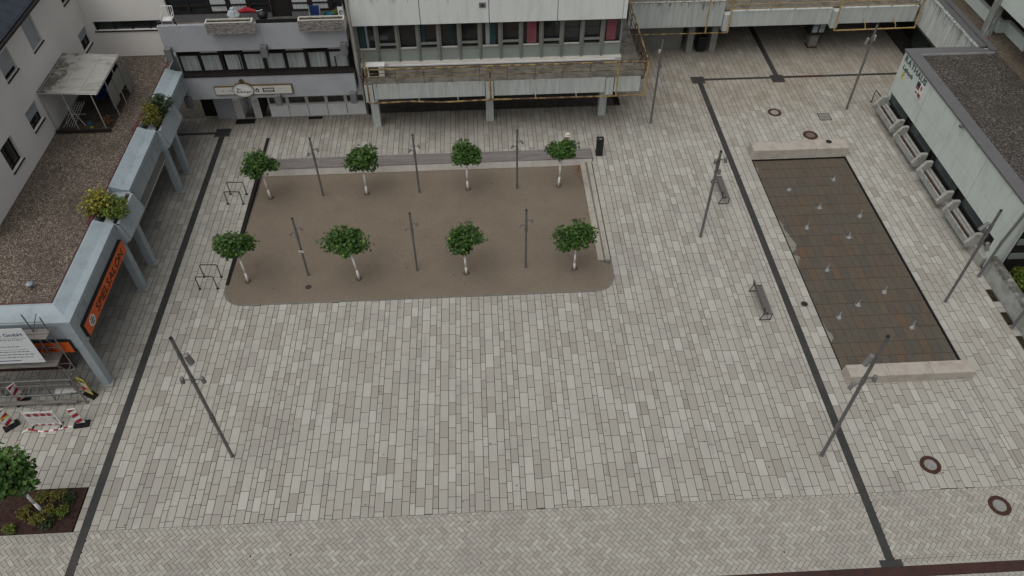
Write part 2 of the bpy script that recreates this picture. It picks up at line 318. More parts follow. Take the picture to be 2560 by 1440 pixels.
# ------------------------------------------------------------------ mesh builder
class MB:
    def __init__(s): s.v = []; s.f = []; s.t = []
    def add(s, vs, fs, tone=0.5):
        o = len(s.v); s.v += [tuple(a) for a in vs]
        for f in fs: s.f.append(tuple(i + o for i in f)); s.t.append(tone)
        return s
    def box(s, x0, y0, z0, x1, y1, z1, tone=0.5):
        x0, x1 = min(x0, x1), max(x0, x1); y0, y1 = min(y0, y1), max(y0, y1); z0, z1 = min(z0, z1), max(z0, z1)
        return s.add([(x0, y0, z0), (x1, y0, z0), (x1, y1, z0), (x0, y1, z0), (x0, y0, z1), (x1, y0, z1), (x1, y1, z1), (x0, y1, z1)],
                     [(0, 3, 2, 1), (4, 5, 6, 7), (0, 1, 5, 4), (1, 2, 6, 5), (2, 3, 7, 6), (3, 0, 4, 7)], tone)
    def obox(s, c, size, mtx, tone=0.5):
        hx, hy, hz = size[0] / 2, size[1] / 2, size[2] / 2
        vs = [mtx @ Vector(a) + Vector(c) for a in ((-hx, -hy, -hz), (hx, -hy, -hz), (hx, hy, -hz), (-hx, hy, -hz), (-hx, -hy, hz), (hx, -hy, hz), (hx, hy, hz), (-hx, hy, hz))]
        return s.add(vs, [(0, 3, 2, 1), (4, 5, 6, 7), (0, 1, 5, 4), (1, 2, 6, 5), (2, 3, 7, 6), (3, 0, 4, 7)], tone)
    def slab(s, poly, z0, z1, tone=0.5, bottom=False):
        n = len(poly)
        vs = [(x, y, z1) for x, y in poly] + [(x, y, z0) for x, y in poly]
        fs = [tuple(range(n))] + [(i, n + i, n + (i + 1) % n, (i + 1) % n) for i in range(n)]
        if bottom: fs.append(tuple(range(2 * n - 1, n - 1, -1)))
        return s.add(vs, fs, tone)
    def tube(s, a, b, r0, r1=None, n=8, caps=True, tone=0.5):
        a = Vector(a); b = Vector(b); r1 = r0 if r1 is None else r1
        d = (b - a)
        if d.length < 1e-6: return s
        d.normalize()
        u = d.orthogonal().normalized(); w_ = d.cross(u)
        vs = []
        for p, r in ((a, r0), (b, r1)):
            for i in range(n):
                an = 2 * math.pi * i / n
                vs.append(p + (u * math.cos(an) + w_ * math.sin(an)) * r)
        fs = [(i, (i + 1) % n, n + (i + 1) % n, n + i) for i in range(n)]
        if caps: fs += [tuple(range(n - 1, -1, -1)), tuple(range(n, 2 * n))]
        return s.add(vs, fs, tone)
    def path(s, pts, r, n=8, rs=None):
        pts = [Vector(p) for p in pts]
        for i in range(len(pts) - 1):
            s.tube(pts[i], pts[i + 1], rs[i] if rs else r, rs[i + 1] if rs else r, n)
        return s
    def lathe(s, prof, c, n=24, tone=0.5):
        c = Vector(c); vs = []; m = len(prof)
        for r, z in prof:
            for i in range(n):
                an = 2 * math.pi * i / n
                vs.append((c.x + r * math.cos(an), c.y + r * math.sin(an), c.z + z))
        fs = []
        for k in range(m - 1):
            for i in range(n):
                fs.append((k * n + i, k * n + (i + 1) % n, (k + 1) * n + (i + 1) % n, (k + 1) * n + i))
        fs.append(tuple(range((m - 1) * n, m * n)))
        return s.add(vs, fs, tone)
    def extrude_profile(s, prof, axis, a, b, tone=0.5):
        """closed profile of (p,z): axis 'Y' -> p is x, 'X' -> p is y"""
        n = len(prof)
        f = (lambda p, z, t: (p, t, z)) if axis == 'Y' else (lambda p, z, t: (t, p, z))
        vs = [f(p, z, a) for p, z in prof] + [f(p, z, b) for p, z in prof]
        fs = [(i, (i + 1) % n, n + (i + 1) % n, n + i) for i in range(n)] + [tuple(range(n - 1, -1, -1)), tuple(range(n, 2 * n))]
        return s.add(vs, fs, tone)

def root_loc(o):
    v = Vector((0, 0, 0))
    while o is not None:
        v += o.location; o = o.parent
    return v
def build(name, mb, m, parent=None, world=True, smooth=False, kind=None, fix=True, tones=False):
    """one mesh object; world=True: coordinates are world ones, shifted to the parent's origin"""
    off = root_loc(parent) if (world and parent is not None) else Vector((0, 0, 0))
    me = bpy.data.meshes.new(name)
    me.from_pydata([(x - off.x, y - off.y, z - off.z) for x, y, z in mb.v], [], mb.f)
    me.update()
    if fix:
        bm = bmesh.new(); bm.from_mesh(me); bmesh.ops.recalc_face_normals(bm, faces=bm.faces); bm.to_mesh(me); bm.free()
    if tones:
        a = me.attributes.new('tone', 'FLOAT', 'FACE'); a.data.foreach_set('value', mb.t)
    if smooth:
        me.polygons.foreach_set('use_smooth', [True] * len(me.polygons))
    me.materials.append(m)
    o = bpy.data.objects.new(name, me); col.objects.link(o)
    if parent is not None: o.parent = parent
    if kind: o['kind'] = kind
    return o
def thing(name, label, cat, loc=(0, 0, 0), rz=0.0, group=None):
    o = bpy.data.objects.new(name, None); o.location = loc; o.rotation_euler = (0, 0, rz); o.empty_display_size = 0.2
    col.objects.link(o); o['label'] = label; o['category'] = cat
    if group: o['group'] = group
    return o
def tag(o, label, cat, group=None):
    o['label'] = label; o['category'] = cat
    if group: o['group'] = group
    return o
def copy_tree(o, parent=None):
    c = o.copy(); col.objects.link(c); c.parent = parent
    for ch in list(o.children): copy_tree(ch, c)
    return c
def bevel(o, w_=0.01, seg=2):
    b = o.modifiers.new('bevel', 'BEVEL'); b.width = w_; b.segments = seg; b.limit_method = 'ANGLE'
    return o
_font_cache = {}
def glyphs(text, size, origin, right, up, depth, bold=False, shear=0.0):
    """list of (char, MB) solid letters laid along `right` from origin"""
    out = []
    right = Vector(right).normalized(); up = Vector(up).normalized(); nrm = right.cross(up)
    x = 0.0
    for ch in text:
        if ch == ' ': x += size * 0.32; continue
        if ch not in _font_cache:
            cu = bpy.data.curves.new('glyph', 'FONT'); cu.body = ch; cu.size = 1.0; cu.extrude = 0.5; cu.resolution_u = 3
            ob = bpy.data.objects.new('glyph', cu); col.objects.link(ob)
            dg = bpy.context.evaluated_depsgraph_get()
            me = bpy.data.meshes.new_from_object(ob.evaluated_get(dg))
            vs = [tuple(v.co) for v in me.vertices]; fs = [tuple(p.vertices) for p in me.polygons]
            bpy.data.objects.remove(ob); bpy.data.curves.remove(cu); bpy.data.meshes.remove(me)
            _font_cache[ch] = (vs, fs)
        vs, fs = _font_cache[ch]
        if not vs: continue
        x0 = min(v[0] for v in vs); x1 = max(v[0] for v in vs)
        mb = MB()
        mb.add([Vector(origin) + right * (x + (v[0] - x0 + shear * v[1]) * size) + up * (v[1] * size) + nrm * (v[2] * depth) for v in vs], fs)
        out.append((ch, mb)); x += (x1 - x0 + 0.10) * size
    return out, x

# ================================================================== GROUND AND PAVING
gmb = MB().add([(-300, -200, -0.6), (300, -200, -0.6), (300, 400, -0.6), (-300, 400, -0.6)], [(0, 1, 2, 3)])
build('ground', gmb, m_earth, kind='structure', fix=False)

HB = 13.10                                   # edge between slabs and herringbone
XL0, XL1 = -14.98, -14.68                    # left dark band
XR0, XR1 = 13.45, 13.75                      # right dark band
SX0, SX1, SY0, SY1 = -12.22, 5.97, 23.76, 33.62   # sand court
POOL = (14.74, 19.98, 18.62, 33.12)

def sand_z(y): return 0.006 if y < 25.6 else 0.006 - 0.235 * (y - 25.6) / (33.62 - 25.6)

def arc_front(x):
    """front edge of the sand court incl. rounded corners"""
    for cx, r, s in ((SX0 + 1.05, 1.05, -1), (SX1 - 1.0, 1.0, 1)):
        if (x - cx) * s > 0:
            d = min(abs(x - cx), r * 0.999)
            return SY0 + r - math.sqrt(r * r - d * d)
    return SY0

holes = []   # (x0,x1,y0,y1) cut from the slabs
bed_x0, bed_x1, bed_y0, bed_y1 = -18.55, -15.28, HB, 14.88    # planting bed
holes.append((POOL[0], POOL[1], 18.66, 33.10))
holes.append((bed_x0, bed_x1, bed_y0 - 0.2, bed_y1))
sqs = [(-15.27, -14.42, 36.90, 37.68), (13.13, 13.95, 40.80, 41.56), (18.11, 18.90, 40.64, 41.48)]
strips = [(-24.0, -15.27, 37.14, 37.36), (13.95, 18.11, 41.10, 41.32), (18.90, 27.2, 41.10, 41.32), (18.36, 18.68, 41.48, 52.0), (-12.25, -12.06, 33.62, 36.62)]
pits = [(22.92, 23.24, 22.15, 22.9), (22.92, 23.24, 20.75, 21.5), (22.92, 23.24, 19.35, 20.12)]
holes += pits
holes.append((-6.95, 8.0, 38.75, 60)); holes.append((-26, -6.65, 38.8, 60)); holes.append((23.42, 30, 24.2, 37.1)); holes.append((8.0, 13.3, 45.1, 60))
holes.append((-26, -18.6, 21.2, 60))

plaza = MB()
slab_list = []      # (score, x0,x1,y0,y1,z,tone)
WL = ((0.205, 0.455), (0.293, 0.60), (0.352, 0.75))
rnd = random.Random(11)
def courses(x0, x1):
    x = x0; prev = -1; out = []
    while x < x1 - 0.02:
        k = rnd.choice([i for i in (0, 1, 1, 2) if i != prev])
        wd, ln = WL[k]; prev = k
        if x + wd > x1 - 0.12: wd = x1 - x
        out.append((x, x + wd, ln)); x += wd
    return out
def cut_y(x0, x1, ya, yb):
    """free y intervals of one course"""
    xm = (x0 + x1) / 2; iv = [(ya, yb)]
    cuts = [(h[2], h[3]) for h in holes if x0 < h[1] - 0.03 and x1 > h[0] + 0.03]
    if SX0 + 0.02 < x1 and x0 < SX1 - 0.02:
        f = max(arc_front(min(max(x0, SX0 + 0.001), SX1)), arc_front(max(min(x1, SX1 - 0.001), SX0)))
        cuts.append((f, 34.42 if x0 > -12.0 else SY1))
    for c0, c1 in cuts:
        nv = []
        for a, b in iv:
            if c1 <= a or c0 >= b: nv.append((a, b)); continue
            if c0 > a: nv.append((a, c0))
            if c1 < b: nv.append((c1, b))
        iv = nv
    return iv
J = 0.0095
def bright_xy(x, y):
    return 0.0
for zx0, zx1 in ((-24.0, -18.6), (-18.6, XL0), (XL1, SX0), (SX0, SX1), (SX1, XR0), (XR1, POOL[0]), (POOL[0], POOL[1]), (POOL[1], 22.92), (22.92, 23.40), (23.40, 27.4), (XL0, XL1), (XR0, XR1)):
    ymax = 52.0; ymin = HB
    if zx0 == XL0: ymin = 36.95
    if zx0 == XR0: ymin = 40.85
    if zx0 > 23: ymin = 37.2
    for x0, x1, ln in courses(zx0, zx1):
        off = rnd.random() * ln
        for a, b in cut_y(x0, x1, ymin, ymax):
            plaza.add([(x0, a, -0.014), (x1, a, -0.014), (x1, b, -0.014), (x0, b, -0.014)], [(0, 1, 2, 3)])
            y = a - off if a <= HB + 0.01 else a - rnd.random() * ln
            while y < b:
                s0, s1 = max(y, a), min(y + ln, b)
                if s1 - s0 > 0.04:
                    t = min(1, max(0, rnd.gauss(0.58, 0.155)))
                    if rnd.random() < 0.2: t = max(0, t - 0.22)
                    if ln < 0.5: t = max(0, t - 0.06)
                    d = Vector(((x0 + x1) / 2, (s0 + s1) / 2, -CAMZ))
                    area = (x1 - x0) * (s1 - s0) * 26.0 / d.length ** 3
                    slab_list.append((area, x0 + J, x1 - J, s0 + J * 0.9, s1 - J * 0.9, rnd.uniform(-0.002, 0.002), t))
                y += ln
plaza_o = build('plaza_paving', plaza, m_joint, kind='structure', fix=False)
slab_list.sort(key=lambda s: -s[0])
def slab_mb(mb, s):
    _, x0, x1, y0, y1, z, t = s
    c = 0.004
    mb.add([(x0, y0, -0.013), (x1, y0, -0.013), (x1, y1, -0.013), (x0, y1, -0.013),
            (x0, y0, z - c), (x1, y0, z - c), (x1, y1, z - c), (x0, y1, z - c),
            (x0 + c, y0 + c, z), (x1 - c, y0 + c, z), (x1 - c, y1 - c, z), (x0 + c, y1 - c, z)],
           [(8, 9, 10, 11), (4, 5, 9, 8), (5, 6, 10, 9), (6, 7, 11, 10), (7, 4, 8, 11), (0, 1, 5, 4), (1, 2, 6, 5), (2, 3, 7, 6), (3, 0, 4, 7)], t)
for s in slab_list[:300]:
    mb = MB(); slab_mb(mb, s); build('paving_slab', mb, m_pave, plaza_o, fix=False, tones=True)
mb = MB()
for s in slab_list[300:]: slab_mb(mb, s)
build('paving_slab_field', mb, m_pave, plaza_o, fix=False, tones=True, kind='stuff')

# herringbone bricks in front
herr = MB().add([(-26, 6, -0.014), (26, 6, -0.014), (26, HB, -0.014), (-26, HB, -0.014)], [(0, 1, 2, 3)])
herr_o = build('herringbone_paving', herr, m_joint, kind='structure', fix=False)
def clip(poly, axis, val, keep_less):
    out = []; n = len(poly)
    for i in range(n):
        a, b = poly[i], poly[(i + 1) % n]
        ia = (a[axis] <= val) == keep_less or a[axis] == val; ib = (b[axis] <= val) == keep_less or b[axis] == val
        if ia: out.append(a)
        if ia != ib:
            t = (val - a[axis]) / (b[axis] - a[axis])
            out.append((a[0] + (b[0] - a[0]) * t, a[1] + (b[1] - a[1]) * t))
    return out
def parea(p): return 0.5 * sum(p[i][0] * p[(i + 1) % len(p)][1] - p[(i + 1) % len(p)][0] * p[i][1] for i in range(len(p)))
BW = 0.15; gp = 0.0058; s45 = math.sqrt(0.5)
regions = [(-23, XL0, 7.2, HB), (XL1, XR0, 10.31, HB), (XR1, 23, 10.56, HB), (XL1, 13.2, 7.2, 9.93), (13.2, 23, 7.2, 9.93), (13.99, 23, 10.31, 10.56)]
bricks = []
for i in range(-160, 161):
    for j in range(-16, 17):
        ox, oy = i + 2 * j, i - 2 * j
        for (x0, y0, x1, y1) in ((0, 0, 2, 1), (3, 0, 4, 2)):
            P = [(x0 * BW + gp, y0 * BW + gp), (x1 * BW - gp, y0 * BW + gp), (x1 * BW - gp, y1 * BW - gp), (x0 * BW + gp, y1 * BW - gp)]
            P = [(a + ox * BW, b + oy * BW) for a, b in P]
            P = [((a + b) * s45, (b - a) * s45 + 10.4) for a, b in P]
            cx = sum(a for a, b in P) / 4; cy = sum(b for a, b in P) / 4
            if cy < 7.3 or cy > HB + 0.3 or abs(cx) > 22.5: continue
            t = min(1, max(0, rnd.gauss(0.5, 0.22))); z = rnd.uniform(-0.002, 0.002)
            for rx0, rx1, ry0, ry1 in regions:
                Q = P
                for ax, v, kl in ((0, rx0 + gp, False), (0, rx1 - gp, True), (1, ry0 + gp, False), (1, ry1 - gp, True)):
                    Q = clip(Q, ax, v, kl)
                    if len(Q) < 3: break
                if len(Q) < 3 or abs(parea(Q)) < 0.0015: continue
                if parea(Q) < 0: Q = Q[::-1]
                d = Vector((cx, cy, -CAMZ)); inview = 1 if cy > 9.95 and abs(cx) < 16 else 0
                bricks.append((inview * abs(parea(Q)) / d.length ** 3, Q, z, t))
bricks.sort(key=lambda b: -b[0])
for _, Q, z, t in bricks[:300]:
    mb = MB(); mb.slab(Q, -0.013, z, t); build('brick', mb, m_brick, herr_o, fix=False, tones=True)
mb = MB()
for _, Q, z, t in bricks[300:]: mb.slab(Q, -0.013, z, t)
build('brick_field', mb, m_brick, herr_o, fix=False, tones=True, kind='stuff')

# dark bands and squares, laid in stones of about a metre
def band(name, rects, m, step=1.0, along='Y'):
    base = MB()
    for x0, x1, y0, y1 in rects: base.box(x0, y0, -0.05, x1, y1, 0.0028)
    o = build(name, base, m_joint, kind='structure')
    for x0, x1, y0, y1 in rects:
        al = 'Y' if (y1 - y0) > (x1 - x0) else 'X'
        a, b = (y0, y1) if al == 'Y' else (x0, x1)
        n = max(1, round((b - a) / step)); h = (b - a) / n
        for k in range(n):
            p0, p1 = a + k * h + 0.002, a + (k + 1) * h - 0.002
            mb = MB()
            if al == 'Y': mb.box(x0 + .003, p0, 0.0028, x1 - .003, p1, 0.006 + rnd.uniform(-.001, .001))
            else: mb.box(p0, y0 + .003, 0.0028, p1, y1 - .003, 0.006 + rnd.uniform(-.001, .001))
            build('band_stone', mb, m, o)
    return o
band('paving_band', [(XL0, XL1, 7.0, 36.9), (XR0, XR1, 10.56, 40.8)], m_band)
band('paving_band', sqs + [(13.2, 13.99, 10.31, 10.56), strips[0], strips[1], strips[2], strips[3]], m_band, 1.2)
band('rusty_strip', [(-15, 13.2, 9.93, 10.31), (13.2, 23, 9.93, 10.31)], m_corten, 2.0)
mb = MB().box(19.0, 41.105, 0.0072, 21.3, 41.315, 0.010); build('rusty_strip', mb, m_corten, kind='structure')

# steel channel on the left of the sand court
mb = MB().box(-12.25, 25.1, -0.35, -12.06, 36.62, 0.004); build('drain_channel', mb, m_black, kind='structure')
bpy.data.objects['drain_channel'].data.materials[0] = m_blackmatt

# sand court
rows = []
y = SY0
while y < SY1:
    rows.append(y); y += 0.04 if y < SY0 + 1.1 else 0.3
rows.append(SY1)
smb = MB(); pts = []
for y in rows:
    xl = SX0; xr = SX1 if y < 25.76 else 5.33
    if y > 25.12: xl = -12.06
    if y < SY0 + 1.05: d = SY0 + 1.05 - y; xl = SX0 + 1.05 - math.sqrt(max(0, 1.05 ** 2 - d * d))
    if y < SY0 + 1.0: d = SY0 + 1.0 - y; xr = SX1 - 1.0 + math.sqrt(max(0, 1 - d * d))
    n = 40
    pts.append([(xl + (xr - xl) * k / n, y, sand_z(y)) for k in range(n + 1)])
vs = [p for r_ in pts for p in r_]; fs = []
for a in range(len(pts) - 1):
    for b in range(40):
        i = a * 41 + b; fs.append((i, i + 1, i + 42, i + 41))
smb.add(vs, fs); sand_o = build('sand_court', smb, m_sand, kind='structure', fix=False)
# steel edging along the rounded front
edge = []
for k in range(13):
    an = math.pi + (math.pi / 2) * k / 12; edge.append((SX0 + 1.05 + 1.05 * math.cos(an), SY0 + 1.05 + 1.05 * math.sin(an)))
for k in range(13):
    an = -math.pi / 2 + (math.pi / 2) * k / 12; edge.append((SX1 - 1 + math.cos(an), SY0 + 1 + math.sin(an)))
edge = [(SX0, 25.1)] + edge + [(SX1, 25.74)]
mb = MB()
for i in range(len(edge) - 1):
    a = Vector(edge[i]); b = Vector(edge[i + 1]); d = (b - a).normalized(); nn = Vector((-d.y, d.x)) * 0.075
    mb.slab([(a.x, a.y), (b.x, b.y), (b.x + nn.x, b.y + nn.y), (a.x + nn.x, a.y + nn.y)], -0.05, 0.011)
build('court_edging', mb, m_edge, sand_o)

# two long shallow kerb steps on the right of the court
def kerb(x0, x1, zf, zb, lab):
    t = thing('kerb_step', lab, 'step', ((x0 + x1) / 2, 29.7, 0), group='kerb steps beside the sand court')
    n = 4; y0, y1 = 25.78, 33.6
    for k in range(n):
        a = y0 + (y1 - y0) * k / n + .003; b = y0 + (y1 - y0) * (k + 1) / n - .003
        za = zf + (zb - zf) * k / n; zc = zf + (zb - zf) * (k + 1) / n
        mb = MB().add([(x0, a, -.4), (x1, a, -.4), (x1, b, -.4), (x0, b, -.4), (x0, a, za), (x1, a, za), (x1, b, zc), (x0, b, zc)],
                      [(0, 3, 2, 1), (4, 5, 6, 7), (0, 1, 5, 4), (1, 2, 6, 5), (2, 3, 7, 6), (3, 0, 4, 7)])
        bevel(build('kerb_stone', mb, mat('kerb_concrete', (.37, .345, .30), rough=.9, var=.08, scale=2.5, c2=(.30, .275, .235)), t), 0.008)
kerb(5.33, 5.62, 0.03, -0.11, 'lower pale concrete kerb step touching the brown sand court')
kerb(5.69, 5.93, 0.05, 0.03, 'upper pale concrete kerb step touching the light paving slabs')
mb = MB().box(5.62, 25.80, -.4, 5.69, 33.6, -.02); build('kerb_channel', mb, m_edge, kind='structure')

# fallen leaves in the back corner
mb = MB()
for k in range(130):
    x = 5.3 - abs(rnd.gauss(0, .16)); y = 33.55 - abs(rnd.gauss(0, .75)); a = rnd.random() * 6.28; s = rnd.uniform(.02, .045)
    u = Vector((math.cos(a), math.sin(a), rnd.uniform(-.3, .3))) * s; v = Vector((-math.sin(a), math.cos(a), rnd.uniform(-.3, .3))) * s * .6
    c = Vector((x, y, sand_z(y) + .012)); mb.add([c - u, c + v, c + u, c - v], [(0, 1, 2, 3)])
tag(build('leaf_litter', mb, m_dryleaf, kind='stuff', fix=False), 'rust brown fallen leaves in the corner of the sand court', 'leaves')

# ------------------------------------------------------------------ long wooden bench behind the court
bx0, bx1, byf, byb, bzt = -11.98, 5.98, 33.42, 34.32, 0.25
t = thing('long_bench', 'long low bench of grey timber on a pale concrete base behind the trees', 'bench', ((bx0 + bx1) / 2, 33.9, 0))
n = 11; w_ = (bx1 - bx0) / n
for k in range(n):
    a, b = bx0 + k * w_ + .004, bx0 + (k + 1) * w_ - .004
    bevel(build('base_block', MB().box(a, byf + .01, -.4, b, byb - .05, bzt - .05), mat('bench_concrete', (.66, .64, .595), rough=.85, var=.06, scale=1.6, c2=(.58, .56, .51)), t), .01)
    ns = 9; sw = (byb - byf) / ns
    for q in range(ns):
        build('slat', MB().box(a - .002, byf + q * sw + .006, bzt - .048, b + .002, byf + (q + 1) * sw - .006, bzt + rnd.uniform(-.003, .003)), m_wood, t)
build('end_plate', MB().box(bx1, byf, -.02, bx1 + .02, byb, bzt - .02), m_black, t)

# ------------------------------------------------------------------ fountain pool
px0, px1, py0, py1 = POOL
FZ = -0.075
pool = MB().box(px0, py0, -.3, px1, py1, FZ - .012)
pool_o = build('pool', pool, mat('pool_joint', (.045, .036, .028), rough=.6, var=.2), kind='structure')
def wet(nt, src, geo):
    L = nt.links
    sp = N(nt, 'ShaderNodeSeparateXYZ'); L.new(geo.outputs['Position'], sp.inputs[0])
    n = N(nt, 'ShaderNodeTexNoise'); n.inputs['Scale'].default_value = 0.42; n.inputs['Detail'].default_value = 5
    L.new(geo.outputs['Position'], n.inputs['Vector'])
    ad = N(nt, 'ShaderNodeMath', operation='MULTIPLY_ADD'); ad.inputs[1].default_value = -2.4; ad.inputs[2].default_value = 16.02
    L.new(n.outputs['Fac'], ad.inputs[0])
    sb = N(nt, 'ShaderNodeMath', operation='ADD'); L.new(sp.outputs['X'], sb.inputs[0])
    ng = N(nt, 'ShaderNodeMath', operation='MULTIPLY'); ng.inputs[1].default_value = -1; L.new(ad.outputs[0], ng.inputs[0]); L.new(ng.outputs[0], sb.inputs[1])
    mr = N(nt, 'ShaderNodeMapRange'); mr.inputs['From Min'].default_value = -.02; mr.inputs['From Max'].default_value = .03
    mr.inputs['To Min'].default_value = .85; mr.inputs['To Max'].default_value = 0.0
    L.new(sb.outputs[0], mr.inputs['Value'])
    mx = N(nt, 'ShaderNodeMix', data_type='RGBA'); mx.inputs['B'].default_value = (.34, .33, .30, 1)
    L.new(mr.outputs[0], mx.inputs['Factor']); L.new(src, mx.inputs['A'])
    return mx.outputs['Result']
m_pooltile = mat('wet_sandstone', (0.1, 0.08, 0.06), rough=0.35, var=0.12, scale=1.7, c2=(0.115, 0.10, 0.08), mask=(0.5, 0.78), fine=18, spec=0.5,
                 attr_cols=[(0, (0.120, 0.110, 0.095)), (0.45, (0.148, 0.127, 0.104)), (0.72, (0.155, 0.121, 0.092)), (0.9, (0.168, 0.117, 0.082)), (1, (0.175, 0.118, 0.08))], extra=wet)
nr = 19; rh = (py1 - py0 - .16) / nr; yy = py0 + .08
for a in range(nr):
    x = px0 + .07
    while x < px1 - .07:
        wd = rnd.choice((.34, .36, .38, .38, .42))
        if x + wd > px1 - .25: wd = px1 - .07 - x
        tone = min(1, abs(rnd.gauss(.38, .30))) if a < 11 else min(.8, abs(rnd.gauss(.42, .16)))
        mb = MB().box(x + .006, yy + .010, FZ - .03, x + wd - .006, yy + rh - .010, FZ + rnd.uniform(-.003, .002), tone)
        build('tile', mb, m_pooltile, pool_o, tones=True); x += wd
    yy += rh
for nm, (a, b, c, d) in dict(l=(px0, px0 + .055, py0, py1), r=(px1 - .055, px1, py0, py1)).items():
    build('steel_edge', MB().box(a, c, -.2, b, d, -.006), m_black, pool_o)
build('steel_edge', MB().box(px0 + .055, py1 - .05, -.2, px1 - .055, py1, -.008), m_black, pool_o)
build('steel_edge', MB().box(px0 + .055, py0, -.2, px1 - .055, py0 + .05, -.008), m_black, pool_o)
# thin water film
mw = bpy.data.materials.new('water_film'); mw.use_nodes = True; nt = mw.node_tree; nt.nodes.remove(nt.nodes['Principled BSDF'])
tr = N(nt, 'ShaderNodeBsdfTransparent'); tr.inputs['Color'].default_value = (.93, .93, .91, 1)
gl = N(nt, 'ShaderNodeBsdfGlossy'); gl.inputs['Roughness'].default_value = .06
fr = N(nt, 'ShaderNodeFresnel'); fr.inputs['IOR'].default_value = 1.33
nz = N(nt, 'ShaderNodeTexNoise'); nz.inputs['Scale'].default_value = 5; nz.inputs['Detail'].default_value = 3
ge = N(nt, 'ShaderNodeNewGeometry'); nt.links.new(ge.outputs['Position'], nz.inputs['Vector'])
bp = N(nt, 'ShaderNodeBump'); bp.inputs['Strength'].default_value = .25; bp.inputs['Distance'].default_value = .02
nt.links.new(nz.outputs['Fac'], bp.inputs['Height'])
for q in (gl, fr): nt.links.new(bp.outputs['Normal'], q.inputs['Normal'])
ms = N(nt, 'ShaderNodeMixShader'); nt.links.new(fr.outputs[0], ms.inputs[0]); nt.links.new(tr.outputs[0], ms.inputs[1]); nt.links.new(gl.outputs[0], ms.inputs[2])
nt.links.new(ms.outputs[0], nt.nodes['Material Output'].inputs['Surface'])
mb = MB().add([(px0 + .055, py0 + .05, FZ + .012), (px1 - .055, py0 + .05, FZ + .012), (px1 - .055, py1 - .05, FZ + .012), (px0 + .055, py1 - .05, FZ + .012)], [(0, 1, 2, 3)])
build('water', mb, mw, kind='structure', fix=False)

# stone block walls at both ends
def stone_wall(lab, x0, x1, y0, y1, h, n, slant):
    t = thing('stone_wall', lab, 'wall', ((x0 + x1) / 2, (y0 + y1) / 2, 0)); w_ = (x1 - x0) / n
    for k in range(n):
        a, b = x0 + k * w_ + .004, x0 + (k + 1) * w_ - .004
        yt0, yt1 = y0 + slant, y1 - .03
        la = .12 if k == 0 else 0
        mb = MB().add([(a, y0, -.3), (b, y0, -.3), (b, y1, -.3), (a, y1, -.3), (a + la, yt0, h), (b, yt0, h), (b, yt1, h), (a + la, yt1, h)],
                      [(0, 3, 2, 1), (4, 5, 6, 7), (0, 1, 5, 4), (1, 2, 6, 5), (2, 3, 7, 6), (3, 0, 4, 7)])
        bevel(build('stone_block', mb, m_stone, t), .02, 2)
    return t
t = stone_wall('low sandstone block wall with a round dark stain at the pool end by the manholes', 14.66, 20.05, 33.12, 34.0, .55, 3, .03)
mb = MB().lathe([(.10, 0), (.17, .001), (.17, .002)], (19.1, 33.75, .551), 18); build('stain', mb, m_brownfr, t, fix=True)
stone_wall('low sandstone block wall at the pool end under the tall lamp', 14.62, 20.0, 17.98, 18.66, .48, 3, .02)

# water jets
m_splash = bpy.data.materials.new('splash'); m_splash.use_nodes = True; nt = m_splash.node_tree
b_ = nt.nodes['Principled BSDF']; b_.inputs['Base Color'].default_value = (.60, .63, .65, 1); b_.inputs['Roughness'].default_value = .15
tr = N(nt, 'ShaderNodeBsdfTransparent'); ms = N(nt, 'ShaderNodeMixShader'); ms.inputs[0].default_value = .66
nt.links.new(b_.outputs[0], ms.inputs[1]); nt.links.new(tr.outputs[0], ms.inputs[2]); nt.links.new(ms.outputs[0], nt.nodes['Material Output'].inputs['Surface'])
JET = ((1972, 476), (2084, 451), (2048, 521), (2149, 542), (2017, 571), (2121, 595), (2067, 677), (2210, 732), (2145, 764), (2097, 795), (2279, 820))
for k, (a, b) in enumerate(JET):
    c = g(a, b, FZ); h = (.14, .36, .42, .5, .42, .38, .48, .46, .38, .44, .5)[k]
    t = thing('water_jet', 'small bubbling white water jet rising from the wet pool floor', 'water jet', c, group='water jets in the fountain pool')
    mb = MB(); rs = random.Random(k)
    prof = [(0.04, 0), (.03, h * .2), (.02, h * .55), (.016, h * .8), (.022, h * .92), (.004, h)]
    mb.lathe([(r * rs.uniform(.8, 1.25), z) for r, z in prof], c, 9)
    build('spout', mb, m_splash, t, smooth=True)
    mb = MB()
    for q in range(46):
        an = rs.random() * 6.28; d = abs(rs.gauss(0, .09)); z = max(0.015, rs.uniform(.0, .16) * (1 - d * 4)); s = rs.uniform(.008, .026)
        p = c + Vector((math.cos(an) * d, math.sin(an) * d, z)); mb.lathe([(s * .7, -s * .6), (s, 0), (s * .6, s * .7)], p, 5)
    mb.lathe([(.10, .014), (.07, .02), (.03, .03)], c, 11)
    build('splash', mb, m_splash, t)

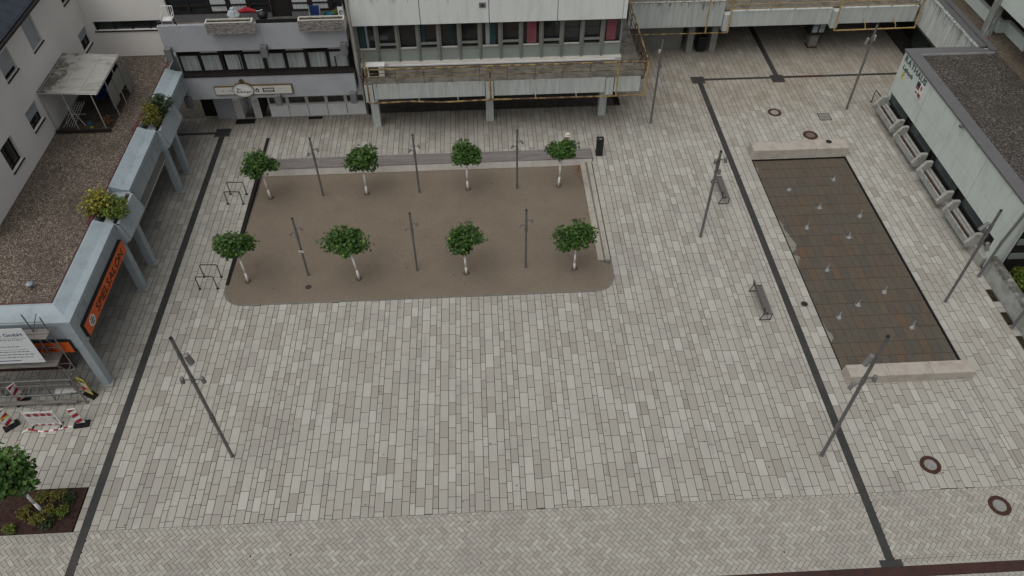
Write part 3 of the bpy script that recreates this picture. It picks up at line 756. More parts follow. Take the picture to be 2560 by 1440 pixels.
# ------------------------------------------------------------------ manholes and covers
def manhole(px, py, r, lab, centre=m_cover):
    c = g(px, py, 0); t = thing('manhole_cover', lab, 'manhole', c)
    build('frame_ring', MB().lathe([(r, -.01), (r, .007), (r - .02, .009), (r * .60, .008), (r * .60, -.002)], c, 36), m_rust, t)
    build('cover_plate', MB().lathe([(r * .585, -.004), (r * .585, .010), (r * .56, .012)], c, 36), centre, t)
manhole(1936.5, 281, .40, 'rusty ringed manhole with a pale centre beside the square plate')
manhole(2026, 338, .42, 'rusty ringed manhole right behind the sandstone wall', mat('cover_brown', (.14, .11, .09), rough=.8, var=.15))
manhole(2326, 1162, .39, 'rusty ringed manhole in the large slabs between stone wall and herringbone')
manhole(2499, 1264, .40, 'rusty ringed manhole set in the herringbone bricks')
def disc(name, px, py, r, m, lab, z=0.0):
    c = g(px, py, z); t = thing(name, lab, 'cover', c)
    build('plate', MB().lathe([(r, -.01), (r, .008), (r * .93, .011)], c, 28), m, t)
    build('rim', MB().lathe([(r + .03, -.01), (r + .03, .005), (r + .003, .0055)], c, 28), m_edge, t)
disc('inspection_cover', 771, 718, .155, mat('cover_sandbrown', (.06, .045, .036), rough=.8, var=.2), 'small brown round cover in the sand near the lamp with a notice', .006)
disc('inspection_cover', 2011, 760, .145, mat('cover_dark', (.025, .018, .014), rough=.7, var=.2), 'small dark round cover between dark band and pool edge')
c = g(1437, 551, sand_z(28.7)); t = thing('inspection_cover', 'small dark rectangular cover in the sand behind a tree', 'cover', c)
build('plate', MB().box(c.x - .13, c.y - .1, c.z - .02, c.x + .13, c.y + .1, c.z + .012), mat('cover_rect', (.035, .025, .022), rough=.8), t)
build('rim', MB().box(c.x - .15, c.y - .12, c.z - .02, c.x + .15, c.y + .12, c.z + .008), m_edge, t)
c = g(2061, 292); t = thing('drain_plate', 'square grey plate with dark frame near the town hall planters', 'drain', c)
build('frame', MB().box(c.x - .36, c.y - .36, -.02, c.x + .36, c.y + .36, .006), m_band, t)
build('plate', MB().box(c.x - .31, c.y - .31, -.02, c.x + .31, c.y + .31, .010), mat('plate_grey', (.20, .20, .18), rough=.8, var=.15, scale=6), t)

# ------------------------------------------------------------------ lamps
def lamp(base, h, r, heads, collars, lab, group, notice=None):
    t = thing('street_lamp', lab, 'street lamp', base, group=group)
    mb = MB().tube((0, 0, 0), (0, 0, h), r, r * .92, 16); build('pole', mb, m_pole, t, world=False, smooth=False)
    build('top_cap', MB().tube((0, 0, h - .02), (0, 0, h + .02), r * .95, r * .9, 14), m_black, t, world=False)
    build('base_ring', MB().tube((0, 0, -.02), (0, 0, .05), r * 1.35, r * 1.1, 16), m_pole, t, world=False)
    for z in collars:
        build('collar', MB().tube((0, 0, z - .09), (0, 0, z + .09), r * 1.28, None, 16), m_pole, t, world=False)
    for z, az, arm, ln, dia, tilt, mm in heads:
        d = Vector((math.cos(R(az)), math.sin(R(az)), 0)); e = d * arm + Vector((0, 0, z))
        mb = MB().tube(Vector((0, 0, z)), e, .022, None, 8); mb.tube((0, 0, z - .05), (0, 0, z + .05), r * 1.22, None, 14)
        a = build('bracket_arm', mb, m_pole, t, world=False)
        ax = (d * math.sin(R(tilt)) + Vector((0, 0, -math.cos(R(tilt))))).normalized()
        s0 = e - ax * ln * .35
        mb = MB().tube(s0, s0 + ax * ln, dia / 2, dia / 2 * 1.04, 14); mb.tube(s0 - ax * .03, s0, dia * .3, dia / 2, 14)
        hd = build('spotlight', mb, mm, a, world=False)
        build('lens', MB().tube(s0 + ax * ln, s0 + ax * (ln + .006), dia * .46, None, 14), m_light, hd, world=False)
    if notice:
        z = notice
        n_ = build('notice_plate', MB().box(-.10, -r - .03, z - .07, .10, -r - .015, z + .07), m_white, t, world=False)
        build('notice_band', MB().tube((0, 0, z - .13), (0, 0, z + .13), r * 1.12, None, 14), m_maroon, n_, world=False)
        for q in range(3):
            build('notice_mark', MB().box(-.07 + q * .05, -r - .034, z - .03, -.03 + q * .05, -r - .0295, z + .03), m_ink2, n_, world=False)
    return t
GS = 'short lamps in the sand court'
def small_heads(): return [(2.98, 0, .24, .20, .10, 25, m_polehead), (2.72, 180, .24, .20, .10, 25, m_polehead)]
X1, X2, X3 = -8.44, -3.36, 1.80
labs = {(0, 0): 'short lamp in the back row of the sand court, nearest the drain channel',
        (1, 0): 'short lamp in the back row of the sand court, the middle of its row',
        (2, 0): 'short lamp in the back row of the sand court, nearest the kerb steps',
        (0, 1): 'short sand court lamp with a small white notice on its pole',
        (1, 1): 'short lamp in the front row of the sand court, the middle of its row',
        (2, 1): 'short lamp in the front row of the sand court, nearest the kerb steps'}
for i, pxs in enumerate((((808.1, 489.2), (771, 688.2)), ((1048.4, 480.6), (1043.2, 676)), ((1292.7, 470.1), (1314.2, 668)))):
    for j, q in enumerate(pxs):
        zz = sand_z(31.4) if j == 0 else sand_z(25.5)
        b_ = g(q[0], q[1], zz)
        lamp(b_, 3.60 + (.08 if j == 0 else 0), .052, small_heads(), (2.42, 2.62), labs[(i, j)], GS, notice=1.62 if (i, j) == (0, 1) else None)
lamp(g(581, 1140.6), 7.2, .066, [(6.3, -20, .30, .42, .21, 12, m_polehead), (4.98, 0, .34, .26, .15, 5, m_polehead), (5.0, 180, .34, .26, .15, 5, m_polehead)],
     (4.98, 2.55, 2.75), 'tall lamp with three spotlights alone on the slabs near the construction fence', 'tall lamps')
lamp(g(2054, 1138), 7.2, .066, [(6.2, 200, .30, .45, .20, 18, m_polehead), (4.98, 0, .36, .26, .15, 5, m_polehead), (4.7, 190, .36, .28, .15, 15, m_polehead)],
     (4.85, 2.1), 'tall lamp with three spotlights beside the dark band near the stone wall', 'tall lamps')
lamp(g(2362.8, 754.2), 5.5, .06, [(4.72, 185, .30, .42, .17, 35, m_polehead), (3.75, -60, .26, .36, .17, 20, m_polehead), (4.3, 120, .12, .2, .16, 10, m_pole)],
     (4.1, 4.5), 'medium lamp with angled spotlights between pool and town hall wall', 'medium lamps')
b_ = bpy.data.objects
lamp(g(1751.2, 591.7), 5.2, .065, [(4.72, 5, .30, .26, .15, 15, m_polehead), (4.70, 195, .16, .22, .15, 10, m_polehead), (4.1, -15, .14, .26, .14, 5, m_polehead)],
     (4.35, 4.55), 'medium lamp standing in front of a park bench near the dark band', 'medium lamps')
lamp(g(2116, 272.6), 5.4, .065, [(4.6, 15, .12, .30, .13, 5, m_light), (4.45, 185, .26, .34, .17, 10, m_polehead)],
     (4.5,), 'medium lamp with a white lamp tube by the town hall corner', 'medium lamps')
lamp(g(1626.1, 307.9), 5.35, .06, [(4.62, 185, .10, .18, .13, 5, m_light), (3.75, 10, .10, .24, .10, 5, m_polehead)],
     (3.8,), 'medium lamp beside the yellow balcony railing corner', 'medium lamps')

# ------------------------------------------------------------------ trees
def leaf(mb, c, d, nrm, s, tone):
    """plane-tree leaf: three lobes, folded along the middle"""
    d = d.normalized(); side = d.cross(nrm).normalized(); nn = side.cross(d)
    P = [c, c + d * s * .35 + side * s * .52 + nn * s * .10, c + d * s * .62 + side * s * .22, c + d * s * 1.0 - nn * s * .08, c + d * s * .62 - side * s * .22, c + d * s * .35 - side * s * .52 + nn * s * .10]
    mb.add(P, [(0, 1, 2, 3), (0, 3, 4, 5)], tone)
def crown_mesh(centre, rx, ry, rz, n, s, seed, lobes=9, dens=1.0, flat=1.0):
    rs = random.Random(seed); mb = MB(); L_ = []
    lobes = max(5, lobes + rs.randint(-2, 1))
    for k in range(lobes):
        an = 6.283 * k / lobes + rs.uniform(-.35, .35); rr = rs.uniform(.30, .70); L_.append((Vector((math.cos(an) * rr * rx, math.sin(an) * rr * ry, rs.uniform(-.35, .45) * rz)), rs.uniform(.30, .55)))
    L_.append((Vector((rs.uniform(-.2, .2) * rx, rs.uniform(-.2, .2) * ry, .45 * rz)), .5)); L_.append((Vector((0, 0, -.45 * rz)), .42))
    for k in range(n):
        lc, lr = rs.choice(L_)
        v = Vector((rs.gauss(0, 1), rs.gauss(0, 1), rs.gauss(0, 1))).normalized(); q = rs.random() ** .38
        if rs.random() < .10: q *= rs.uniform(1.1, 1.55)
        p = lc + Vector((v.x * rx, v.y * ry, v.z * rz)) * lr * q
        nrm = (v * .6 + Vector((rs.uniform(-.6, .6), rs.uniform(-.6, .6), .75))).normalized()
        d = Vector((rs.uniform(-1, 1), rs.uniform(-1, 1), rs.uniform(-.65, .15))) + v * .5
        if abs(d.normalized().dot(nrm)) > .95: nrm = Vector((0, 0, 1))
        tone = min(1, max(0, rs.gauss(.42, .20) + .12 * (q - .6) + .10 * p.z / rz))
        if rs.random() < .02: tone = 1.0
        leaf(mb, centre + p, d, nrm, s * rs.uniform(.65, 1.25), tone)
    return mb
def tree(base, trunk_h, cz, w_, hgt, seed, lab, group, lean=(0, 0), n=2000, s=.142, tr=.056):
    global LAST
    t = LAST = thing('plane_tree', lab, 'tree', base, group=group)
    rs = random.Random(seed); b = Vector(base); top = b + Vector((lean[0], lean[1], cz - hgt * .12))
    prof = [b, b + Vector((lean[0] * .25 + rs.uniform(-.02, .02), lean[1] * .25, trunk_h * .4)), b + Vector((lean[0] * .6, lean[1] * .6, trunk_h * .95)), top]
    build('trunk', MB().path(prof, 0, 10, rs=[tr * 1.15, tr * .95, tr * .85, tr * .4]), m_bark, t, smooth=True)
    mb = MB()
    for k in range(9):
        an = 6.283 * k / 9 + rs.uniform(-.3, .3); st = prof[2] + (top - prof[2]) * rs.uniform(0, .7)
        e = b + Vector((lean[0], lean[1], cz)) + Vector((math.cos(an) * w_ * .34, math.sin(an) * w_ * .34, rs.uniform(-.1, .3) * hgt))
        mid = (st + e) / 2 + Vector((0, 0, -.05)); mb.path([st, mid, e], 0, 5, rs=[.018, .012, .005])
    build('branches', mb, m_branch, t)
    c = b + Vector((lean[0], lean[1], cz))
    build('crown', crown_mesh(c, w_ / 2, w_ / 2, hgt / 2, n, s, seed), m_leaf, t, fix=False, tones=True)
TB = [((677, 495), 1.45, 2.22, 1.82, 1.05, (-.08, 0)), ((917, 485), 1.42, 2.22, 1.92, 1.15, (.06, 0)), ((1170, 473), 1.5, 2.22, 1.80, 1.05, (0, 0)), ((1396, 465), 1.6, 2.28, 1.55, 1.0, (.06, 0)),
      ((620, 704), 1.5, 2.36, 1.86, 1.12, (0, .0)), ((898, 697), 1.5, 2.32, 2.02, 1.15, (-.18, 0)), ((1166, 683), 1.1, 2.15, 1.90, 1.35, (-.05, 0)), ((1436, 672), 1.05, 2.05, 1.86, 1.25, (-.02, 0))]
TL = ['young plane tree in the back row, its crown over the drain channel', 'young plane tree in the back row, second from the drain channel',
      'young plane tree in the back row, third from the drain channel', 'young plane tree in the back row, beside the seated person',
      'young plane tree in the front row, next to the bicycle racks', 'young plane tree in the front row with a bent trunk',
      'young plane tree in the front row with a tall pointed crown', 'young plane tree in the front row by the end of the kerb steps']
for k, (q, th, cz, cw, ch, ln) in enumerate(TB):
    z = sand_z(31.4) if k < 4 else sand_z(25.3)
    b0 = g(q[0], q[1], z); tree(b0, th, cz + .06, cw * 1.02, ch * 1.0, 100 + k, TL[k], 'young plane trees in the sand court', lean=ln)
    build('tree_pit', MB().lathe([(.15, .001), (.09, .008), (.03, .012)], b0, 14), mat('damp_sand', (.10, .07, .05), rough=1, var=.25, scale=9), LAST)

# ------------------------------------------------------------------ planting bed at the left
t = build('planting_bed', MB().box(bed_x0 + .01, bed_y0 + .01, -.3, bed_x1 - .01, bed_y1 - .01, -.02), m_soil, kind='structure')
tree(g(108, 1280, -.02), 1.75, 2.75, 2.15, 1.7, 131, 'plane tree growing in the dark mulch bed at the herringbone edge', 'plane tree in the planting bed', n=1900, s=.17, tr=.06)
def shrub(name, c, rx, rz, n, s, m, seed, lab, group=None, lobes=6):
    t = thing(name, lab, 'shrub', c, group=group); rs = random.Random(seed)
    mb = MB()
    for k in range(7):
        an = 6.283 * k / 7; e = Vector(c) + Vector((math.cos(an) * rx * .55, math.sin(an) * rx * .55, rz * rs.uniform(.9, 1.4)))
        mb.path([Vector(c) - Vector((0, 0, .03)), (Vector(c) + e) / 2 + Vector((0, 0, rz * .2)), e], 0, 4, rs=[.012, .009, .004])
    build('stems', mb, m_branch, t)
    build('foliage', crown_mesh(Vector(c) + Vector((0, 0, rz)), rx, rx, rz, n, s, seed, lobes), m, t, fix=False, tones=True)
    return t
def bedpt(cx, cy): return g(cx * 220 / 1173, 1080 + cy * 270 / 1440, -.02)
BS = [(570, 900, .42, .2, m_leafol, 'olive low shrub in the mulch bed nearest the tree crown'), (800, 880, .36, .2, m_leafol, 'olive low shrub in the mulch bed beside a dark green clump'),
      (940, 890, .30, .16, m_leafdk, 'dark green clump in the mulch bed corner by the dark band'), (690, 1080, .36, .2, m_leafol, 'olive low shrub in the mulch bed at the foot of the trunk'),
      (860, 1100, .40, .22, m_leafgr, 'fresh green shrub in the mulch bed, the brightest of the bed'), (340, 1110, .38, .2, m_leafol, 'olive low shrub in the mulch bed on the scaffold side of the trunk'),
      (510, 1200, .34, .2, m_leafol, 'olive low shrub in the mulch bed just in front of the trunk foot'), (660, 1240, .36, .15, m_leafdk, 'dark green clump in the mulch bed next to the herringbone'),
      (150, 1330, .30, .2, m_leafgr, 'fresh green shrub alone at the mulch bed edge by the herringbone')]
for k, (a, b, r, h, m, lab) in enumerate(BS):
    shrub('low_shrub', bedpt(a, b), r * .85, h, 200, .075, m, 300 + k, lab, 'low shrubs in the mulch bed')

# ------------------------------------------------------------------ bicycle racks, bin, benches
def rack(a, b, h, lab):
    a = Vector(a); b = Vector(b); c = (a + b) / 2
    t = thing('bicycle_rack', lab, 'bike rack', c, group='bicycle racks')
    k = .06; u = (b - a).normalized(); Z = Vector((0, 0, 1))
    build('hoop', MB().path([a, a + Z * (h - k), a + Z * h + u * k, b + Z * h - u * k, b + Z * (h - k), b], .024, 8), m_black, t)
    for p in (a, b): build('foot_plate', MB().tube(p - Z * .01, p + Z * .014, .07, None, 14), m_black, t)
rack(g(570.3, 510), g(608.5, 510), .82, 'black bike hoop in the back pair, the one farther from the long bench')
rack(g(577, 486), g(617, 486), .82, 'black bike hoop in the back pair, the one nearer the long bench')
rack(g(500, 723), g(544.5, 722), .82, 'black bike hoop in the front pair, nearer the rounded sand corner')
rack(g(511, 692.5), g(553.6, 692.5), .82, 'black bike hoop in the front pair, farther from the rounded sand corner')
rack(g(2178.3, 254.8), g(2191.7, 272.3), .82, 'black bike hoop beside the town hall planter')

c = g(1498, 391); t = thing('litter_bin', 'slim black litter bin at the end of the long bench', 'bin', c)
w2, d2 = .185, .16
bevel(build('body', MB().box(c.x - w2, c.y, 0.03, c.x + w2, c.y + 2 * d2, .98), m_black, t), .015)
bevel(build('hood', MB().box(c.x - w2 - .01, c.y - .01, 1.0, c.x + w2 + .01, c.y + 2 * d2 + .01, 1.1), m_black, t), .015)
build('slot_plate', MB().box(c.x - .06, c.y + .06, 1.1, c.x + .06, c.y + .13, 1.106), m_light, t)
build('foot', MB().box(c.x - .15, c.y + .02, 0, c.x + .15, c.y + .3, .03), m_blackmatt, t)

def park_bench(sx, sy, ny, lab):
    t = thing('park_bench', lab, 'bench', (sx + .25, (sy + ny) / 2, 0), group='park benches by the dark band')
    ln = ny - sy; lx = lambda x, y, z: (x - .25, y - ln / 2, z)
    for y in (0.0, ln):
        r = .022
        mb = MB().path([lx(0, y, r), lx(.50, y, r), lx(.50, y, .40), lx(.13, y, .40), lx(0, y, r)], r, 6)
        mb.path([lx(.13, y, .40), lx(.06, y, .80)], r, 6)
        build('end_frame', mb, m_black, t, world=False)
    for k in range(3):
        build('seat_slat', MB().box(*lx(.145 + k * .125, .06, .405), *lx(.255 + k * .125, ln - .06, .44)), m_woody, t, world=False)
    for k in range(3):
        z0 = .47 + k * .115; xx = .118 - (z0 - .4) * .17
        build('back_slat', MB().box(*lx(xx, .06, z0), *lx(xx + .03, ln - .06, z0 + .10)), m_woody, t, world=False)
    build('seat_rail', MB().box(*lx(.28, .02, .37), *lx(.34, ln - .02, .40)), m_black, t, world=False)
a, b = g(1897.7, 800.6), g(1874, 728.6)
park_bench(a.x, a.y, b.y, 'grey timber park bench standing free between slabs and dark band')
a, b = g(1796, 510), g(1776.7, 456.7)
park_bench(a.x, a.y, b.y, 'grey timber park bench partly behind a medium lamp pole')

# ------------------------------------------------------------------ person on the long bench
def person():
    base = Vector((4.60, 34.42, .22))
    t = thing('person', 'person in white hat and light shirt sitting on the long bench behind a tree', 'person', base)
    f = Vector((.93, .30, 0)).normalized(); s = Vector((-f.y, f.x, 0)); Z = Vector((0, 0, 1))
    V = []; E_ = []; Rr = []
    def vtx(p, r, par=None):
        V.append(p); Rr.append(r)
        if par is not None: E_.append((par, len(V) - 1))
        return len(V) - 1
    hip = vtx(Z * .10, .15)
    wst = vtx(Z * .28 + f * .02, .135, hip); ch = vtx(Z * .47 + f * .05, .155, wst); nk = vtx(Z * .62 + f * .08, .055, ch); hd = vtx(Z * .72 + f * .11, .085, nk); vtx(Z * .83 + f * .12, .075, hd)
    for sg in (-1, 1):
        sh = vtx(Z * .55 + f * .05 + s * sg * .17, .06, ch); el = vtx(Z * .30 + f * .12 + s * sg * .22, .042, sh); wr = vtx(Z * .30 + f * .36 + s * sg * .10, .030, el); pm = vtx(Z * .32 + f * .44 + s * sg * .07, .032, wr)
        for q in range(4):
            k1 = vtx(Z * (.335 - q * .004) + f * (.49 - abs(q - 1.5) * .008) + s * (sg * .07 + (q - 1.5) * .02), .010, pm); vtx(Z * .315 + f * .52 + s * (sg * .06 + (q - 1.5) * .018), .008, k1)
        vtx(Z * .35 + f * .45 + s * sg * .02, .011, pm)
        th = vtx(Z * .08 + f * .12 + s * sg * .09, .085, hip); kn = vtx(Z * .06 + f * .46 + s * sg * .11, .062, th); an = vtx(Z * -.14 + f * .50 + s * sg * .11, .042, kn); vtx(Z * -.17 + f * .64 + s * sg * .12, .036, an)
    me = bpy.data.meshes.new('body'); me.from_pydata([tuple(v) for v in V], E_, [])
    o = bpy.data.objects.new('body', me); col.objects.link(o); o.parent = t
    sk = o.modifiers.new('skin', 'SKIN'); sk.use_smooth_shade = True
    for i, r in enumerate(Rr):
        me.skin_vertices[0].data[i].radius = (r, r)
    me.skin_vertices[0].data[0].use_root = True
    o.modifiers.new('sub', 'SUBSURF').levels = 2; o.modifiers['sub'].render_levels = 2
    m = bpy.data.materials.new('person_cloth'); m.use_nodes = True; nt = m.node_tree; L = nt.links
    tc = N(nt, 'ShaderNodeTexCoord'); sp = N(nt, 'ShaderNodeSeparateXYZ'); L.new(tc.outputs['Object'], sp.inputs[0])
    rp = N(nt, 'ShaderNodeValToRGB'); cr = rp.color_ramp; cr.interpolation = 'CONSTANT'
    mr = N(nt, 'ShaderNodeMapRange'); mr.inputs['From Min'].default_value = -.2; mr.inputs['From Max'].default_value = 1.0; L.new(sp.outputs['Z'], mr.inputs['Value']); L.new(mr.outputs[0], rp.inputs['Fac'])
    st = [(0, (.02, .02, .02)), (.08, (.05, .055, .07)), (.33, (.50, .54, .58)), (.655, (.26, .13, .085))]
    while len(cr.elements) < len(st): cr.elements.new(.5)
    for e, (p, c_) in zip(cr.elements, st): e.position = p; e.color = rgba(c_)
    # forearms in front of the chest show skin
    dt = N(nt, 'ShaderNodeVectorMath', operation='DOT_PRODUCT'); dt.inputs[1].default_value = tuple(f); L.new(tc.outputs['Object'], dt.inputs[0])
    gt = N(nt, 'ShaderNodeMath', operation='GREATER_THAN'); gt.inputs[1].default_value = .17; L.new(dt.outputs['Value'], gt.inputs[0])
    g2 = N(nt, 'ShaderNodeMath', operation='GREATER_THAN'); g2.inputs[1].default_value = .22; L.new(sp.outputs['Z'], g2.inputs[0])
    mu = N(nt, 'ShaderNodeMath', operation='MULTIPLY'); L.new(gt.outputs[0], mu.inputs[0]); L.new(g2.outputs[0], mu.inputs[1])
    mx = N(nt, 'ShaderNodeMix', data_type='RGBA'); L.new(mu.outputs[0], mx.inputs['Factor']); L.new(rp.outputs['Color'], mx.inputs['A']); mx.inputs['B'].default_value = (.24, .115, .075, 1)
    L.new(mx.outputs['Result'], nt.nodes['Principled BSDF'].inputs['Base Color']); nt.nodes['Principled BSDF'].inputs['Roughness'].default_value = .8
    me.materials.append(m)
    hc = Z * .86 + f * .12
    build('hat', MB().lathe([(.02, .0), (.20, -.015), (.205, .0), (.115, .02), (.108, .09), (.075, .125), (.01, .13)], hc, 20), mat('straw_hat', (.60, .57, .48), rough=.8, var=.06), t, world=False, smooth=True)
    build('hat_band', MB().lathe([(.117, .018), (.119, .022), (.115, .045)], hc, 20), m_ink, t, world=False)
    fc = Z * .74 + f * .195
    mb = MB().lathe([(.016, -.03), (.018, 0), (.008, .03)], fc, 6)
    for sg in (-1, 1): mb.lathe([(.010, -.008), (.012, 0), (.008, .008)], Z * .765 + f * .185 + s * sg * .032, 6)
    build('face', mb, m_skin, t, world=False, smooth=True)
    build('bag_strap', MB().path([Z * .60 + f * .06 + s * -.10, Z * .48 + f * .215 + s * 0.0, Z * .30 + f * .165 + s * .10], .016, 5), m_ink, t, world=False)
    build('phone', MB().obox(Z * .36 + f * .50, (.15, .075, .01), Matrix.Identity(3)), m_ink, t, world=False)
person()

# ================================================================== BUILDINGS
def prism_part(name, m, parent, *boxes, bev=0):
    mb = MB()
    for b in boxes: mb.box(*b)
    o = build(name, mb, m, parent)
    if bev: bevel(o, bev)
    return o
def wavy(x0, x1, y, z0, z1, amp=.03, n=18, ph=0.0, axis='X'):
    """a hanging curtain with folds"""
    mb = MB(); vs = []
    for k in range(n + 1):
        u = x0 + (x1 - x0) * k / n; d = amp * math.sin(k * 1.9 + ph)
        for z in (z0, z1): vs.append((u, y + d, z) if axis == 'X' else (y + d, u, z))
    return mb.add(vs, [(2 * k, 2 * k + 2, 2 * k + 3, 2 * k + 1) for k in range(n)])

# ------------------------------------------------------------------ arcade building on the left (flat gravel roof)
arc = thing('arcade_building', 'low shop building with gravel flat roof, blue grey fascia and slanting arcade posts', 'building', (-17.5, 29, 0))
FXo = -15.83; ZB, ZT = 2.8, 4.12; RZ = 4.12
prism_part('roof_slab', m_fascia, arc, (-20.6, 20.3, 3.2, -16.58, 38.84, RZ - .02), (-26, 20.3, 3.2, -20.6, 24.2, RZ - .02))
prism_part('soffit', m_soffit, arc, (-20.6, 19.75, 2.95, -16.0, 38.2, 3.18), (-26, 19.75, 2.95, -20.6, 24.2, 3.18))
gm = MB().add([(-20.6, 20.36, RZ), (-16.66, 20.36, RZ), (-16.66, 38.84, RZ), (-20.6, 38.84, RZ)], [(0, 1, 2, 3)])
gm.add([(-26, 20.36, RZ), (-20.6, 20.36, RZ), (-20.6, 24.2, RZ), (-26, 24.2, RZ)], [(0, 1, 2, 3)])
build('roof_gravel', gm, m_gravroof, arc, fix=False, kind='stuff')
# fascia beam in segments between the planters, with metal flashing on top
segs = [(19.55, 25.05), (27.25, 31.75), (34.35, 37.05)]
def flash_prof(o): return [(o + .05, 3.94), (o + .05, 4.13), (o - .28, 4.17), (o - .70, 4.34), (o - .80, 4.34), (o - .80, 4.05), (o - .05, 3.94)]
for y0, y1 in segs:
    fa = prism_part('fascia_beam', m_fascia, arc, (FXo - .45, y0, ZB + .25 if y0 > 20 else ZB, FXo, y1, 4.0))
    if y0 > 20: build('flashing', MB().extrude_profile(flash_prof(FXo), 'Y', y0, y1), m_metalfas, fa)
    else:
        pr = [(FXo - x, z) for x, z in flash_prof(FXo)]; n = len(pr)
        vs = [(FXo - d, 19.55 + d, z) for d, z in pr] + [(FXo - d, y1, z) for d, z in pr]
        build('flashing', MB().add(vs, [(i, (i + 1) % n, n + (i + 1) % n, n + i) for i in range(n)] + [tuple(range(n, 2 * n))]), m_metalfas, fa)
        vs = [(FXo - d, 19.55 + d, z) for d, z in pr] + [(-26, 19.55 + d, z) for d, z in pr]
        build('flashing', MB().add(vs, [(i, (i + 1) % n, n + (i + 1) % n, n + i) for i in range(n)] + [tuple(range(n, 2 * n))]), m_metalfas, fa)
prism_part('fascia_beam', m_fascia, arc, (-26, 19.55, 3.0, FXo - .452, 20.0, 4.0))
prism_part('inner_beam', m_fascia, arc, (FXo - .5, 25.05, 3.05, FXo - .12, 27.25, 4.0)); prism_part('inner_beam', m_fascia, arc, (FXo - .5, 31.75, 3.05, FXo - .12, 34.35, 4.0))
build('red_edge_line', MB().tube((-16.64, 20.36, 4.36), (-16.64, 38.7, 4.36), .022, None, 6).tube((-26, 20.36, 4.36), (-16.64, 20.36, 4.36), .022, None, 6), m_redline, arc)
# slanting-looking straight posts with plinths
for k, (y, hgt) in enumerate(((19.72, 2.86), (25.09, 3.1), (26.71, 3.1), (32.14, 3.1), (33.75, 3.1))):
    po = prism_part('post', m_pillar, arc, (-16.17, y - .17, 0.0, -15.83 - .004 * k, y + .17, hgt), bev=.01)
    prism_part('plinth', m_planter, po, (-16.3, y - .24, -.01, -15.72, y + .22, .10))
prism_part('corner_cladding', m_pillar, arc, (-16.28, 19.52, 2.55, -15.815, 20.0, 3.99), bev=.012)
# glazing under the roof, shop front
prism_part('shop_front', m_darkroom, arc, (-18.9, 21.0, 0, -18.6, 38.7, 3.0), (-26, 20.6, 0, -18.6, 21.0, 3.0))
for k in range(6):
    y = 22.0 + k * 2.7
    wdw = prism_part('shop_window', m_glass, arc, (-18.6, y, .5, -18.56, y + 2.3, 2.5))
    prism_part('frame', m_brownfr, wdw, (-18.6, y - .06, .44, -18.54, y, 2.56), (-18.6, y + 2.3, .44, -18.54, y + 2.36, 2.56), (-18.6, y, .44, -18.54, y + 2.3, .5))
prism_part('stall_riser', m_maroon, arc, (-26, 20.55, 0, -17.6, 20.6, .9))
for k in range(3):
    prism_part('shop_window', m_glass, arc, (-25 + k * 2.4, 20.56, .95, -22.8 + k * 2.4, 20.6, 2.6))
prism_part('hanging_panel', mat('soffit_panel', (.16, .17, .165), rough=.6, var=.12, scale=2), arc, (-16.02, 26.95, 2.32, -15.97, 31.9, 3.04))
prism_part('panel_trim', m_offwhite, arc, (-16.04, 26.95, 2.29, -15.95, 31.9, 2.32))
# roof vents
def vent(px, py, lab):
    c = g(px, py, RZ); t = thing('roof_vent', lab, 'vent', c)
    build('pipe', MB().tube(c, c + Vector((0, 0, .22)), .07, None, 12), m_coping, t)
    build('cowl', MB().lathe([(.13, .20), (.13, .25), (.02, .33)], c, 14), m_metalfas, t)
vent(80, 720, 'grey vent cowl on the gravel roof near the orange sign')
mb = MB(); c = g(90, 650, RZ)

# roof planters with shrubs
def roof_planter(y0, y1, lab):
    t = thing('roof_planter', lab, 'planter', (-15.9, (y0 + y1) / 2, 2.95), group='planters in the arcade fascia')
    xo, xi, zb, zt = -15.42, -16.62, 2.86, 4.02
    # sloped outer skirt, open box
    pr = [(xo - .34, zb), (xo, zb + .28), (xo - .22, zt), (xo - .32, zt), (xo - .32, zb + .5), (xi, zb + .5), (xi, zt + .18), (xi - .08, zt + .18), (xi - .08, zb)]
    vs = [(p, y0, z) for p, z in pr] + [(p, y1, z) for p, z in pr]; n = len(pr)
    mb = MB().add(vs, [(i, (i + 1) % n, n + (i + 1) % n, n + i) for i in range(n)])
    for y, sg in ((y0, 1), (y1, -1)):
        for (a, b) in ((y, y + sg * .07),):
            pr2 = [(xi - .08, zb), (xo - .34, zb), (xo, zb + .28), (xo - .22, zt), (xi, zt), (xi - .08, zt + .1)]
            mb.extrude_profile(pr2, 'Y', a, b)
    build('box', mb, m_pillar, t)
    prism_part('soil', m_boxsoil, t, (xi, y0 + .07, zt - .25, xo - .32, y1 - .07, zt - .12))
    return t
roof_planter(25.06, 27.24, 'blue grey roof planter holding the yellow leaved shrub')
roof_planter(31.76, 34.34, 'blue grey roof planter holding round green shrubs next to the pub')
shrub('roof_shrub', Vector((-16.55, 25.95, 3.9)), .70, .70, 1000, .13, m_leafyl, 401, 'yellow leaved shrub hanging over the red roof edge', lobes=9)
bpy.context.view_layer.update()
shrub('roof_shrub', Vector((-15.85, 25.7, 3.85)), .62, .55, 1200, .10, m_leafgr, 402, 'green and yellow shrub at the outer rim of the roof planter', lobes=7)
shrub('roof_shrub', Vector((-15.95, 32.3, 3.9)), .58, .72, 1500, .08, m_leafol, 403, 'round yellow green clipped shrub in the roof planter by the pub', lobes=6)
shrub('roof_shrub', Vector((-16.0, 33.4, 3.9)), .66, .62, 1400, .10, m_leafdk, 404, 'loose dark green shrub in the roof planter by the pub', lobes=7)
